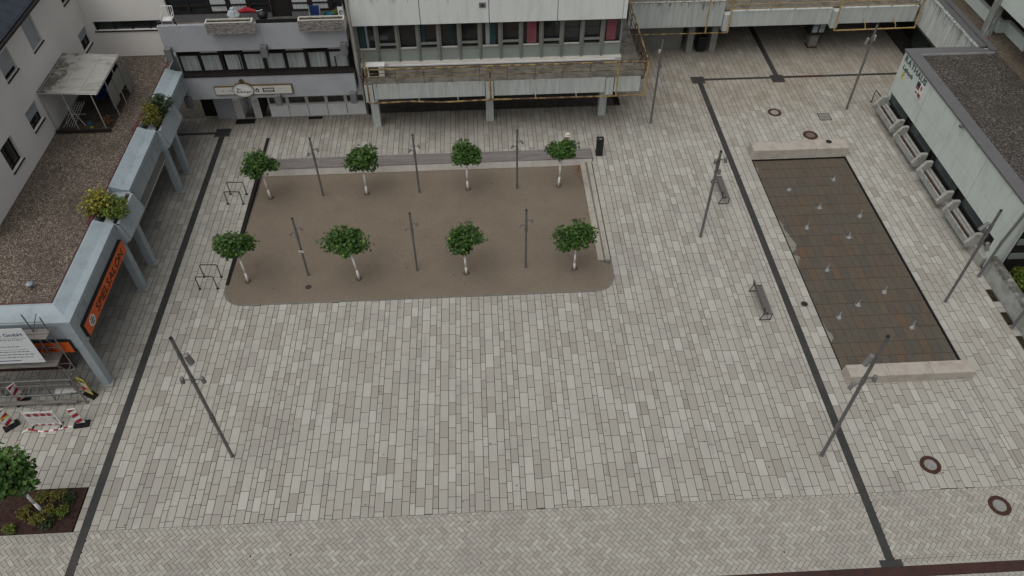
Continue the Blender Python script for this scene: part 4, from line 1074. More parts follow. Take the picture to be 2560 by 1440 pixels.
# red pipes at the planters
for i, yy in enumerate((25.0, 31.7)):
    t = thing('red_pipe_bundle', ('bundle of red pipes beside the yellow leaved roof shrub', 'bundle of red pipes beside the round clipped roof shrub')[i], 'pipes', (-16.7, yy, 4.2))
    for k in range(3):
        build('pipe', MB().path([(-16.9 + k * .09, yy - .05, 4.2), (-16.75 + k * .09, yy + .5, 4.32 + .03 * k), (-16.7 + k * .06, yy + 1.3, 4.34), (-16.62, yy + 1.9, 4.36)], .02, 6), m_redline, t)

# orange signs
def sign_spiel():
    y0, y1, z0, z1 = 19.95, 24.75, 2.80, 3.40
    t = thing('orange_sign', 'long orange sign reading SPIELSALON on the arcade fascia', 'sign', (-15.76, (y0 + y1) / 2, z0))
    prism_part('housing', m_ink, t, (FXo + .002, y0 - .03, z0 - .03, -15.68, y1 + .03, z1 + .03))
    prism_part('panel', m_orange, t, (-15.68, y0, z0, -15.66, y1, z1))
    L_, wd = glyphs('SPIELSALON', .50, (0, 0, 0), (0, 1, 0), (0, 0, 1), .01, shear=.18)
    k = 3.35 / wd
    L_, wd = glyphs('SPIELSALON', .50, (-15.652, y0 + 1.12, z0 + .13), (0, k, 0), (0, 0, 1), .012, shear=.15)
    for ch, mb in L_:
        yy0 = y0 + 1.12
        mb.v = [(x, yy0 + (y - yy0) * k, z) for x, y, z in mb.v]; build('letter', mb, m_ink, t)
    lg = MB(); n = 24; cy, cz = y0 + .55, z0 + .30
    lg.add([(-15.653, cy + .24 * math.cos(6.283 * i / n), cz + .24 * math.sin(6.283 * i / n)) for i in range(n)], [tuple(range(n))])
    e = build('round_emblem', lg, m_white, t, fix=False)
    for q, (dz, hw) in enumerate(((.12, .12), (.0, .17), (-.12, .12))):
        for j in range(3):
            w1 = hw * 2 / 3
            build('emblem_mark', MB().box(-15.653, cy - hw + j * w1 + .012, cz + dz - .04, -15.648, cy - hw + (j + 1) * w1 - .012, cz + dz + .04), m_ink, e)
sign_spiel()
t = thing('orange_sign', 'short orange sign behind the scaffold reading SPIEL', 'sign', (-16.9, 19.4, 2.55))
prism_part('housing', m_ink, t, (-18.6, 19.42, 2.47, -16.18, 19.548, 3.13))
prism_part('panel', m_orange, t, (-18.57, 19.40, 2.50, -16.22, 19.42, 3.08))
L_, wd = glyphs('SPIEL', .42, (-17.75, 19.395, 2.62), (1, 0, 0), (0, 0, 1), .012, shear=.15)
for ch, mb in L_: build('letter', mb, m_ink, t)

# ------------------------------------------------------------------ white house behind the gravel roof
HX = -20.6; BY = 38.86
hs_ = thing('white_house', 'white rendered house with roller shutters and dark roof above the gravel roof', 'house', (HX, 33, 4.1))
WIN = [(33.3, 34.42, 7.57, 8.98, 1.0), (30.45, 31.62, 7.75, 8.85, .82), (37.50, 38.60, 5.13, 6.10, .48), (30.42, 31.6, 5.15, 6.14, .55), (27.68, 28.8, 4.94, 6.18, 0.0), (37.45, 38.55, 7.75, 8.8, .4), (27.7, 28.8, 7.75, 8.85, .9), (24.6, 25.7, 4.94, 6.18, .5)]
# wall with openings: strips between windows
def wall_x(parent, X0, X1, y0, y1, z0, z1, wins, m, name='wall'):
    ys = sorted({y0, y1} | {w_[0] for w_ in wins} | {w_[1] for w_ in wins}); zs = sorted({z0, z1} | {w_[2] for w_ in wins} | {w_[3] for w_ in wins})
    mb = MB()
    for a, b in zip(ys, ys[1:]):
        run = None
        for c, d in zip(zs, zs[1:]):
            inside = any(w_[0] < (a + b) / 2 < w_[1] and w_[2] < (c + d) / 2 < w_[3] for w_ in wins)
            if inside:
                if run: mb.box(X0, a, run[0], X1, b, run[1]); run = None
            else: run = (run[0], d) if run else (c, d)
        if run: mb.box(X0, a, run[0], X1, b, run[1])
    return build(name, mb, m, parent)
def wall_y(parent, Y0, Y1, x0, x1, z0, z1, wins, m, name='wall'):
    xs = sorted({x0, x1} | {w_[0] for w_ in wins} | {w_[1] for w_ in wins}); zs = sorted({z0, z1} | {w_[2] for w_ in wins} | {w_[3] for w_ in wins})
    mb = MB()
    for a, b in zip(xs, xs[1:]):
        run = None
        for c, d in zip(zs, zs[1:]):
            inside = any(w_[0] < (a + b) / 2 < w_[1] and w_[2] < (c + d) / 2 < w_[3] for w_ in wins)
            if inside:
                if run: mb.box(a, Y0, run[0], b, Y1, run[1]); run = None
            else: run = (run[0], d) if run else (c, d)
        if run: mb.box(a, Y0, run[0], b, Y1, run[1])
    return build(name, mb, m, parent)
wall_x(hs_, HX - .35, HX, 24.2, BY, 2.0, 9.55, WIN, m_render)
for (y0, y1, z0, z1, sh) in WIN:
    w_ = prism_part('window', m_glass, hs_, (HX - .20, y0, z0, HX - .17, y1, z1))
    prism_part('frame', m_brownfr, w_, (HX - .18, y0, z0, HX - .13, y0 + .06, z1), (HX - .18, y1 - .06, z0, HX - .13, y1, z1), (HX - .18, y0 + .06, z1 - .06, HX - .13, y1 - .06, z1), (HX - .18, y0 + .06, z0, HX - .13, y1 - .06, z0 + .06), (HX - .18, (y0 + y1) / 2 - .035, z0 + .06, HX - .125, (y0 + y1) / 2 + .035, z1 - .06))
    prism_part('sill', m_brownfr, w_, (HX - .16, y0 - .04, z0 - .05, HX + .05, y1 + .04, z0 - .002))
    if sh > 0:
        s0 = z1 - (z1 - z0) * sh; nn = max(3, int((z1 - s0) / .055)); mb = MB()
        for q in range(nn):
            a = s0 + (z1 - s0) * q / nn; b = s0 + (z1 - s0) * (q + 1) / nn; mb.box(HX - .12, y0 + .01, a + .003, HX - .095, y1 - .01, b - .003)
        build('roller_shutter', mb, m_shutter, w_)
bw = [(-20.28, -16.5, 5.62, 6.14)]
wall_y(hs_, BY, BY + .4, -24, -16.2, 2.0, 10.5, bw, m_render)
w_ = prism_part('window', m_glass, hs_, (-20.28, BY + .16, 5.62, -16.5, BY + .2, 6.14))
for k in range(5):
    x = -20.28 + k * .93
    prism_part('mullion', m_brownfr, w_, (x, BY + .10, 5.62, x + .10, BY + .158, 6.14))
prism_part('sill', m_brownfr, w_, (-20.34, BY - .05, 5.56, -16.5, BY + .14, 5.618))
prism_part('house_body', m_render, hs_, (-30, 24.2, 0, HX - .36, BY + .4, 9.3))
rf = MB().add([(HX + .28, 24.0, 9.42), (HX + .28, BY + .2, 9.42), (HX - 4.2, BY + .2, 11.6), (HX - 4.2, 24.0, 11.6), (HX + .28, 24.0, 9.30), (HX + .28, BY + .2, 9.30), (HX - 4.2, BY + .2, 11.45), (HX - 4.2, 24.0, 11.45)],
              [(0, 1, 2, 3), (7, 6, 5, 4), (0, 4, 5, 1), (1, 5, 6, 2), (2, 6, 7, 3), (3, 7, 4, 0)])
roof = build('roof', rf, m_slate, hs_)
for k in range(7):
    for q in range(20):
        x = HX + .20 - k * .60; z = 9.47 + k * .60 * .487; y = 24.1 + q * .75
        if y < 29.5 or k > 3: continue
        mt = Matrix.Rotation(math.atan(.487), 3, 'Y')
        build('roof_tile', MB().obox((x - .28, y + .37, z + .12), (.66, .73, .03), mt), m_slate, roof)
build('gutter', MB().tube((HX + .36, 24.0, 9.30), (HX + .36, BY, 9.30), .075, None, 10), m_brownfr, hs_)
for k in range(36):
    build('rafter_end', MB().box(HX, 24.3 + k * .4, 9.22, HX + .26, 24.36 + k * .4, 9.29), m_brownfr, hs_)

# ------------------------------------------------------------------ roof shelter
sh = thing('roof_shelter', 'lean-to shelter of grey corrugated sheets on thin posts against the white house', 'shelter', (-19.2, 33.5, RZ))
sx0, sx1, sy0, sy1, szt = -20.58, -17.90, 31.95, 35.45, 6.14
n = 4
for k in range(n):
    a = sy0 + (sy1 - sy0) * k / n; b = sy0 + (sy1 - sy0) * (k + 1) / n
    mb = MB(); q = 14; vs = []
    for i in range(q + 1):
        y = a + (b - a) * i / q + .0; z = .012 * (1 if i % 2 else -1)
        vs += [(sx0, y, szt + .16 + z + .004 * k), (sx1, y, szt + z + .004 * k)]
    mb.add(vs, [(2 * i, 2 * i + 1, 2 * i + 3, 2 * i + 2) for i in range(q)])
    build('roof_sheet', mb, m_poly, sh, fix=False)
    build('sheet_rib', MB().box(sx0 + .01, b - .02, szt + .02, sx0 + .05, b + .02, szt + .05), m_poly, sh)
build('roof_rail', MB().tube((sx0, sy0, szt + .10), (sx1, sy0, szt - .05), .025, None, 6).tube((sx0, sy1, szt + .10), (sx1, sy1, szt - .05), .025, None, 6).tube((sx1, sy0, szt - .05), (sx1, sy1, szt - .05), .025, None, 6), m_light, sh)
for x, y in ((-19.5, sy0 + .02), (-18.2, sy0 + .02), (sx1, 33.1), (sx1, 34.2), (sx1, sy1), (sx0 + .03, sy0 + .02)):
    build('post', MB().tube((x, y, RZ - .02), (x, y, szt - .03), .025, None, 6), m_light, sh)
prism_part('side_panel', m_clearpan, sh, (sx1 + .03, 32.9, RZ + .55, sx1 + .045, 33.75, szt - .35))
prism_part('side_panel', m_clearpan, sh, (sx1 + .03, 33.8, RZ + .75, sx1 + .045, 34.75, szt - .3))
prism_part('side_panel', m_clearpan, sh, (sx1 + .03, 34.9, RZ + .1, sx1 + .045, 35.7, szt - .45))
for k in range(9): build('roof_batten', MB().tube((sx0 + .3 * k + .1, sy0, szt + .165 - .06 * (.3 * k + .1)), (sx0 + .3 * k + .1, sy1, szt + .178 - .06 * (.3 * k + .1)), .012, None, 5), m_light, sh) if k % 3 == 0 else None
prism_part('back_screen', m_darkroom, sh, (-19.8, sy1 - .05, RZ + .1, -18.2, sy1, szt - .3))
prism_part('floor_mat', mat('shelter_floor', (.055, .045, .034), rough=1, var=.25, scale=4), sh, (-20.5, 31.8, RZ + .002, -17.95, 35.5, RZ + .02))
prism_part('edge_board', m_brownfr, sh, (-20.5, 31.72, RZ, -17.9, 31.79, RZ + .18))
dr = thing('drying_rack', 'folded grey clothes drying rack leaning under the roof shelter', 'drying rack', (-19.8, 32.6, RZ))
mb = MB()
for k in range(5): mb.tube((-20.3 + k * .12, 32.2, RZ + .05), (-19.7 + k * .12, 33.0, RZ + .95), .012, None, 5)
mb.tube((-20.35, 32.2, RZ + .05), (-19.4, 32.2, RZ + .9), .014, None, 5).tube((-19.3, 32.3, RZ + .05), (-20.1, 32.9, RZ + .95), .014, None, 5).tube((-20.3, 32.6, RZ + .5), (-19.2, 32.6, RZ + .5), .012, None, 5)
build('frame', mb, m_light, dr)
for k in range(4): build('rail', MB().tube((-20.2, 32.4 + k * .15, RZ + .85), (-19.3, 32.4 + k * .15, RZ + .85), .008, None, 5), m_light, dr)
ch_ = thing('garden_chair', 'dark folding garden chair deep under the roof shelter', 'chair', (-19.0, 34.2, RZ))
prism_part('seat', m_blue, ch_, (-19.3, 34.0, RZ + .42, -18.8, 34.5, RZ + .46)); prism_part('backrest', m_blue, ch_, (-19.3, 34.5, RZ + .46, -18.8, 34.54, RZ + 1.0))
for x, y in ((-19.28, 34.02), (-18.82, 34.02), (-19.28, 34.5), (-18.82, 34.5)): build('leg', MB().tube((x, y, RZ), (x, y, RZ + .44), .014, None, 5), m_black, ch_)
pt = thing('flower_pot', 'blue and yellow pot on the shelter floor', 'pot', (-18.95, 32.15, RZ + .02))
build('rim', MB().lathe([(.09, .12), (.11, .26), (.09, .26)], (-18.95, 32.15, RZ + .02), 12), m_tealpl, pt); build('body', MB().lathe([(.07, 0), (.09, .12), (.05, .121)], (-18.95, 32.15, RZ + .02), 12), m_ribbon, pt)
shrub('withered_plant', Vector((-18.15, 32.3, RZ)), .22, .28, 110, .10, mat('withered', (.13, .06, .025), rough=.9, var=.3), 411, 'withered brown plant at the shelter corner', lobes=5)

# ------------------------------------------------------------------ grey pub building
gb = thing('pub_building', 'grey painted pub building with two window bands and balcony', 'building', (-11.4, 38, 0))
GX0, GX1 = -16.18, -6.78; YF = 37.10; YW = 37.48; YU = 36.85
z1b, z1t = 2.36, 3.72; z2b, z2t = 5.38, 6.82
for a, b in ((GX0, -11.08), (-11.07, GX1)):
    prism_part('lower_band', m_greypaint, gb, (a, YF, z1b, b, YF + .35, z1t))
    prism_part('parapet', m_greypaint, gb, (a, YU, z2b, b, YU + .2, z2t))
prism_part('soffit', m_soffit, gb, (GX0, YF + .36, 2.5, GX1, 38.9, 2.7))
prism_part('sill_board', m_brownfr, gb, (GX0 - .02, YF - .04, z1t + .002, GX1 + .02, YW, z1t + .09))
prism_part('floor_slab', m_slab, gb, (GX0, YU + .21, 5.45, GX1, 39.6, 6.20))
prism_part('west_wall', m_greypaint, gb, (GX0 + .02, YW + .35, 2.71, GX0 + .22, BY - .02, 5.44))
prism_part('room', m_darkroom, gb, (GX0 + .3, YW + .45, 2.71, GX1 - .02, YW + .55, 5.44))
# window band, eight windows with vertical blinds
xw0, xw1 = -15.95, -6.95; nw = 8; pw = (xw1 - xw0) / nw
wz0, wz1, wz2 = 3.84, 4.80, 5.20
rs = random.Random(5)
for k in range(nw):
    a, b = xw0 + k * pw + .09, xw0 + (k + 1) * pw - .09
    if k % 2: a -= .02
    w_ = prism_part('window', m_brownfr, gb, (a - .09, YW - .02, wz0 - .03, a, YW + .08, 5.36), (b, YW - .02, wz0 - .03, b + .09, YW + .08, 5.36), (a, YW - .02, wz1, b, YW + .08, wz1 + .09), (a, YW - .02, wz0 - .03, b, YW + .08, wz0 + .03), (a, YW - .02, wz2, b, YW + .08, 5.36))
    build('pane', MB().box(a, YW + .10, wz0, b, YW + .11, wz2), m_glass, w_) if k % 3 == 5 else None
    mb = MB(); x = a + .01
    while x < b - .03:
        d = rs.uniform(.03, .085)
        if rs.random() < .985: mb.add([(x, YW + .05 + rs.uniform(0, .02), wz0 + .03), (x + .075, YW + .05 + d, wz0 + .03), (x + .075, YW + .05 + d, wz1 - .02), (x, YW + .05 + rs.uniform(0, .02), wz1 - .02)], [(0, 1, 2, 3)])
        x += .078
    build('blind', mb, m_blind, w_, fix=False)
    prism_part('transom_blind', m_offwhite if k % 2 else m_darkroom, w_, (a, YW + .06, wz1 + .1, b, YW + .075, wz1 + .22))
    build('pane', MB().box(a, YW + .16, wz0 + .03, b, YW + .17, wz2), m_glass, w_)
mb = MB().add([(-7.95, YW + .035, 4.78), (-7.05, YW + .035, 4.78), (-7.1, YW + .035, 4.55), (-7.5, YW + .035, 4.62), (-7.75, YW + .035, 4.5), (-7.8, YW + .035, 4.2), (-7.92, YW + .035, 4.4)], [(0, 1, 2, 3, 4, 5, 6)])
build('torn_paper', mb, m_whitecur, gb, fix=False)
for x in (-15.98, -11.1, -6.98):
    for zt in (z2b + .32, z1b + .25):
        yb = YU if zt > 4 else YF
        prism_part('beam_end', m_greydk, gb, (x - .17, yb - .32, zt - .62, x + .17, yb - .003, zt), bev=.01)
# ground floor
GY = 38.7
prism_part('ground_wall', m_whitepan, gb, (-12.3, GY + .001, 0, -6.7, GY + .25, .06), (-12.3, GY + .001, 1.38, -6.7, GY + .25, 2.5))
ng = 5; gw = (12.28 - 6.7) / ng
for k in range(ng):
    a = -12.28 + k * gw; b = a + gw
    prism_part('wall_panel', m_whitepan, gb, (a + .02, GY - .02, .06, b - .02, GY + .22, .80), bev=.006)
    w_ = prism_part('window', m_offwhite, gb, (a, GY + .01, .80, a + .09, GY + .25, 1.38), (b - .09, GY + .01, .80, b, GY + .25, 1.38), (a + .09, GY + .01, .80, b - .09, GY + .25, .88), (a + .09, GY + .01, 1.3, b - .09, GY + .25, 1.38))
    prism_part('pane', m_glass, w_, (a + .09, GY + .12, .88, b - .09, GY + .14, 1.3))
prism_part('ground_wall', m_greypaint, gb, (-15.35, GY - .02, 0, -14.25, GY + .3, 2.5))
prism_part('brick_pier', m_whitepan, gb, (-14.25, GY - .05, 0, -13.85, GY + 1.4, 2.5)); prism_part('brick_pier', m_whitepan, gb, (-13.25 + .05, GY - .05, 0, -12.80, GY + 1.4, 2.5))
for px_ in (-14.22, -13.17):
    for r_ in range(10):
        for q in range(3):
            prism_part('brick', m_offwhite, gb, (px_ + .01 + q * .11, GY - .062, .03 + r_ * .12, px_ + .105 + q * .11, GY - .05, .135 + r_ * .12))
prism_part('entrance_recess', m_darkroom, gb, (-16.2, GY + 1.6, 0, -12.2, GY + 1.8, 2.5), (-12.8, GY, 0, -12.72, GY + 1.6, 2.5), (-16.2, GY + .3, 0, -15.36, GY + .34, 2.5))
dg = prism_part('door', m_whitepan, gb, (-13.85, GY + 1.3, .02, -13.2, GY + 1.36, 2.2))
for q in range(6): prism_part('door_bar', m_ink, dg, (-13.80 + q * .10, GY + 1.28, 1.0, -13.75 + q * .10, GY + 1.30, 1.7))
prism_part('door_mat', m_blackmatt, gb, (-14.3, 38.1, .003, -13.2, 38.55, .02)); prism_part('door_mat', m_blackmatt, gb, (-10.1, 38.35, .003, -9.3, 38.6, .02))
# balcony back facade
for k in range(9):
    x = GX0 + .15 + k * 1.05
    if k == 5:
        prism_part('balcony_door', m_darkroom, gb, (x, 38.75, 6.2, x + 1.0, 38.8, 8.2)); continue
    prism_part('balcony_wall', m_greydk, gb, (x, 38.6, 6.2, x + 1.05, 38.75, 6.55))
    w_ = prism_part('window', m_brownfr, gb, (x, 38.58, 6.552, x + .08, 38.7, 8.3), (x + .97, 38.58, 6.552, x + 1.05, 38.7, 8.3), (x + .08, 38.58, 6.552, x + .97, 38.7, 6.64), (x + .08, 38.58, 6.95, x + .97, 38.7, 7.03))
    prism_part('pane', m_glass, w_, (x + .08, 38.64, 6.64, x + .97, 38.65, 8.3))
    if k in (2, 3, 6, 7): build('curtain', wavy(x + .12, x + .9, 38.62, 6.66, 8.2, .012, 14, k), m_blind, w_, fix=False)
prism_part('upper_wall', m_greypaint, gb, (GX0, 38.5, 8.302, GX1, 38.9, 9.5))
mb = MB().tube((GX0 + .05, YU + .08, 7.02), (-13.7, YU + .08, 7.02), .025, None, 6)
for x in (GX0 + .1, -15.2, -13.75): mb.tube((x, YU + .08, z2t - .02), (x, YU + .08, 7.02), .022, None, 6)
build('balcony_rail', mb, m_black, gb)
build('balcony_rail', MB().box(-11.2, YU + .02, z2t + .003, -9.02, YU + .10, 7.0), m_black, gb)

# pub sign
t = thing('pub_sign', 'white pub sign with an oval Bitburger plate on the grey band', 'sign', (-12.3, YF - .1, 2.9))
ys = YF - .12
prism_part('side_panel', m_gold, t, (-14.42, ys + .01, 2.66, -13.35, YF - .003, 3.16)); prism_part('panel_face', m_offwhite, t, (-14.38, ys, 2.69, -13.30, ys + .012, 3.12))
prism_part('side_panel', m_gold, t, (-12.4, ys + .01, 2.62, -10.22, YF - .003, 3.20)); prism_part('panel_face', m_offwhite, t, (-12.5, ys, 2.66, -10.27, ys + .012, 3.15))
def oval(cx, cz, rx, rz, y, n=36): return MB().add([(cx + rx * math.cos(6.283 * i / n), y, cz + rz * math.sin(6.283 * i / n)) for i in range(n)] + [(cx + rx * math.cos(6.283 * i / n), YF - .004, cz + rz * math.sin(6.283 * i / n)) for i in range(n)], [tuple(range(n))] + [(i, (i + 1) % n, n + (i + 1) % n, n + i) for i in range(n)])
oc = (-12.86, 2.94)
ov = build('oval_plate', oval(*oc, .58, .42, ys - .05), m_gold, t)
build('oval_face', oval(*oc, .54, .385, ys - .06), m_white, ov); build('oval_ring', oval(*oc, .49, .345, ys - .064), m_ink, ov); build('oval_inner', oval(*oc, .475, .33, ys - .068), m_white, ov)
L_, wd = glyphs('Bit', .17, (oc[0] - .31, ys - .072, oc[1] + .05), (1, 0, 0), (0, 0, 1), .008)
L2, wd = glyphs('Bitburger', .20, (oc[0] - .36, ys - .072, oc[1] - .13), (1, 0, 0), (0, 0, 1), .008)
for ch, mb in L_ + L2: build('letter', mb, m_ink, ov)
for zz in (oc[1] + .40, oc[1] - .58):
    for q in range(3): prism_part('finial', m_gold, t, (oc[0] - .10 + q * .07, ys - .03, zz, oc[0] - .05 + q * .07, YF - .01, zz + .18 + (.05 if q == 1 else 0)))
pl = MB().add([(-12.12 + .10 * math.cos(6.283 * i / 16), ys - .003, 2.90 + .12 * math.sin(6.283 * i / 16)) for i in range(16)], [tuple(range(16))]); build('round_mark', pl, m_ink, t, fix=False)
prism_part('cow_mark', m_white, t, (-12.17, ys - .006, 2.89, -12.07, ys - .004, 2.93), (-12.14, ys - .006, 2.83, -12.10, ys - .004, 2.89))
prism_part('dark_plaque', m_maroon, t, (-11.83, ys - .005, 2.77, -11.2, ys - .001, 3.03))
for q in range(7): prism_part('plaque_mark', m_white, t, (-11.76 + q * .075, ys - .008, 2.88, -11.71 + q * .075, ys - .0055, 2.98))
prism_part('plaque_mark', m_white, t, (-11.74, ys - .008, 2.81, -11.28, ys - .0055, 2.835))
prism_part('small_print', m_shutter, t, (-10.98, ys - .004, 2.95, -10.7, ys - .001, 3.0), (-11.05, ys - .004, 2.82, -10.6, ys - .001, 2.835))
prism_part('small_print', m_ink, t, (-14.05, ys - .004, 2.90, -13.92, ys - .001, 2.93), (-13.66, ys - .004, 2.90, -13.5, ys - .001, 2.93), (-13.86, ys - .004, 2.90, -13.73, ys - .001, 2.91))

# flower boxes and balcony things
for i, (x0, x1) in enumerate(((-13.62, -11.28), (-9.0, -6.70))):
    t = thing('flower_box', ('stone textured flower box at the middle of the pub balcony', 'stone textured flower box at the end of the pub balcony by the concrete building')[i], 'flower box', ((x0 + x1) / 2, YU - .2, 6.5), group='flower boxes on the pub balcony')
    y0, y1, z0, z1 = YU - .42, YU - .005, 6.52, 7.15
    build('trough', MB().box(x0, y0, z0, x1, y0 + .05, z1).box(x0, y1 - .05, z0, x1, y1, z1).box(x0, y0 + .05, z0, x0 + .06, y1 - .05, z1).box(x1 - .06, y0 + .05, z0, x1, y1 - .05, z1).box(x0 + .06, y0 + .05, z0, x1 - .06, y1 - .05, z0 + .05), m_offwhite, t)
    rs = random.Random(20 + i)
    for r_ in range(6):
        x = x0
        while x < x1 - .05:
            ww = rs.uniform(.12, .4); ww = min(ww, x1 - x)
            prism_part('stone_strip', m_boxface, t, (x + .005, y0 - rs.uniform(.012, .04), z0 + .015 + r_ * .1, x + ww - .005, y0 - .001, z0 + .105 + r_ * .1)); x += ww
    prism_part('soil', m_boxsoil, t, (x0 + .06, y0 + .05, z1 - .14, x1 - .06, y1 - .05, z1 - .07))
    mb = MB()
    for q in range(70):
        c = Vector((rs.uniform(x0 + .1, x1 - .1), rs.uniform(y0 + .08, y1 - .08), z1 - .06)); leaf(mb, c, Vector((rs.uniform(-1, 1), rs.uniform(-1, 1), rs.uniform(0, 1))), Vector((0, .2, 1)), rs.uniform(.04, .09), rs.random() * .4)
    build('withered_plants', mb, m_leafol, t, fix=False, tones=True)
FZ2 = 6.20
t = thing('plastic_chair', 'white plastic chair stacked at the left end of the pub balcony', 'chair', (-15.55, 37.35, FZ2))
def chair(t, c, m, back=-1, s=1.0, z=FZ2):
    x, y = c
    for k in range(4): prism_part('seat_slat', m, t, (x - .24, y - .22 + k * .115, z + .42, x + .24, y - .13 + k * .115, z + .45))
    mb = MB().path([(x - .25, y + .24 * back, z + .44), (x - .27, y + .34 * back, z + .95), (x + .27, y + .34 * back, z + .95), (x + .25, y + .24 * back, z + .44)], .022, 6)
    for k in range(4): mb.tube((x - .16 + k * .107, y + .25 * back, z + .46), (x - .16 + k * .107, y + .34 * back, z + .95), .015, None, 5)
    build('backrest', mb, m, t)
    for sx in (-1, 1):
        build('armrest', MB().path([(x + sx * .27, y + .30 * back, z + .68), (x + sx * .28, y - .22 * back, z + .66), (x + sx * .27, y - .24 * back, z + .02)], .02, 6), m, t)
        build('leg', MB().tube((x + sx * .24, y + .22 * back, z + .44), (x + sx * .28, y + .3 * back, z), .018, None, 6), m, t)
chair(t, (-15.72, 37.4), m_white, 1, z=FZ2 + .3)
prism_part('stack_base', m_greydk, t, (-15.98, 37.2, FZ2, -15.46, 37.65, FZ2 + .68))
t = thing('folding_chair', 'blue folding chair on the pub balcony', 'chair', (-8.35, 37.6, FZ2))
prism_part('seat', m_blue, t, (-8.6, 37.35, FZ2 + .45, -8.1, 37.8, FZ2 + .49)); prism_part('backrest', m_blue, t, (-8.6, 37.82, FZ2 + .5, -8.1, 37.87, FZ2 + 1.0))
for x in (-8.62, -8.08): build('frame_tube', MB().path([(x, 37.3, FZ2), (x, 37.86, FZ2 + 1.02), (x, 37.9, FZ2)], .014, 5), m_light, t)
t = thing('plastic_bag', 'crumpled white bag standing on the pub balcony', 'bag', (-12.35, 37.3, FZ2))
mb = MB(); rs = random.Random(9)
mb.lathe([(.22, 0), (.30 , .3), (.27, .6), (.31, .9), (.22, 1.12), (.10, 1.2)], (-12.35, 37.35, FZ2), 11); mb.v = [(x + rs.uniform(-.04, .04), y + rs.uniform(-.04, .04), z + rs.uniform(-.03, .03)) for x, y, z in mb.v]
build('sack', mb, m_whitecur, t); build('knot', MB().lathe([(.07, 1.18), (.12, 1.24), (.03, 1.27)], (-12.35, 37.35, FZ2), 8), m_whitecur, t)
t = thing('parasol', 'folded dark red parasol lying along the pub balcony rail', 'parasol', (-11.7, 37.4, FZ2 + .9))
build('canopy', MB().path([(-12.1, 37.45, FZ2 + 1.0), (-11.7, 37.45, FZ2 + 1.08), (-11.25, 37.45, FZ2 + 1.0)], 0, 8, rs=[.06, .15, .07]), m_red, t); build('pole', MB().tube((-12.4, 37.45, FZ2 + .98), (-11.0, 37.45, FZ2 + 1.0), .02, None, 6), m_light, t)
t = thing('kettle_grill', 'round black kettle grill on the pub balcony', 'grill', (-11.0, 37.5, FZ2))
build('bowl', MB().lathe([(.05, .5), (.2, .56), (.27, .75), (.27, .8), (.2, .95), (.05, 1.0)], (-10.95, 37.5, FZ2), 16), m_black, t, smooth=True)
build('lid_handle', MB().tube((-11.0, 37.5, FZ2 + 1.02), (-10.9, 37.5, FZ2 + 1.02), .02, None, 6), m_light, t)
for an in (0, 2.1, 4.2): build('leg', MB().tube((-10.95 + .12 * math.cos(an), 37.5 + .12 * math.sin(an), FZ2 + .56), (-10.95 + .25 * math.cos(an), 37.5 + .25 * math.sin(an), FZ2), .014, None, 5), m_light, t)
t = thing('laundry_basket', 'teal laundry basket on the pub balcony', 'basket', (-7.6, 37.5, FZ2))
build('tub', MB().lathe([(.18, .35), (.25, .7), (.26, .72), (.2, .6)], (-7.6, 37.5, FZ2), 12), m_tealpl, t); prism_part('stand', m_greydk, t, (-7.8, 37.35, FZ2, -7.4, 37.65, FZ2 + .35))
t = thing('potted_plant', 'small plant in a white and red pot on the pub balcony', 'plant', (-7.25, 37.5, FZ2 + .5))
build('pot', MB().lathe([(.12, .3), (.16, .55), (.13, .55)], (-7.22, 37.5, FZ2), 12), m_white, t); build('pot_band', MB().lathe([(.148, .45), (.162, .5), (.15, .52)], (-7.22, 37.5, FZ2), 12), m_red, t); prism_part('stool', m_greydk, t, (-7.4, 37.4, FZ2, -7.08, 37.7, FZ2 + .3))
build('foliage', crown_mesh(Vector((-7.22, 37.5, FZ2 + .75)), .2, .2, .2, 120, .09, 77, 5), m_leafgr, t, fix=False, tones=True)
t = thing('white_cabinet', 'white metal cabinet at the balcony end by the downpipe', 'cabinet', (-6.95, 37.3, FZ2))
prism_part('body', m_white, t, (-7.05, 37.15, FZ2, -6.8, 37.5, FZ2 + 1.25)); prism_part('dark_top', m_ink, t, (-7.05, 37.15, FZ2 + 1.252, -6.8, 37.5, FZ2 + 1.7)); build('hose', MB().path([(-6.9 + .07 * math.cos(a_ * .5), 37.13, FZ2 + .95 + .1 * math.sin(a_ * .5)) for a_ in range(11)], .02, 5), m_ink, t)

# ------------------------------------------------------------------ concrete office building with balcony
cb = thing('concrete_building', 'concrete building with thirteen window bays, white panels and rusty yellow balcony rails', 'building', (.7, 38.5, 0))
CX0, CX1 = -6.58, 7.92; CY = 38.2; CP = 37.78
zs0, zs1 = 2.58, 3.5; YB = 36.2
# columns
for x, y in ((-5.98, 37.55), (.52, 37.75), (7.06, 37.95)):
    c_ = prism_part('column', m_cbeam, cb, (x - .22, y - .22, 0, x + .22, y + .22, 2.9), bev=.012)
    prism_part('cross_beam', m_cbeam, cb, (x - .21, YB - .02, 2.42, x + .21, CY, 3.46))
for a, b in ((-5.72, .27), (.77, 6.82), (7.32, 8.72)):
    prism_part('front_beam', m_cbeam, cb, (a, YB, zs0, b, YB + .25, zs1 - .004))
prism_part('balcony_slab', m_slab, cb, (-6.2, YB + .02, 3.30, 8.9, CY + .6, zs1), (7.95, CY + .6, 3.30, 8.9, 43.4, zs1))
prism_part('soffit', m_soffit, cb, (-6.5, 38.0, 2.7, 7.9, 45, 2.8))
prism_part('ground_wall', m_darkroom, cb, (CX0, 40.6, 0, CX1, 40.8, 2.7), (CX0, 38.6, 0, CX0 + .1, 40.6, 2.7))
prism_part('plinth_ledge', m_conc, cb, (CX0 + .1, CY - .28, 3.50 + .002, CX1 - .02, CY + .1, 3.68))
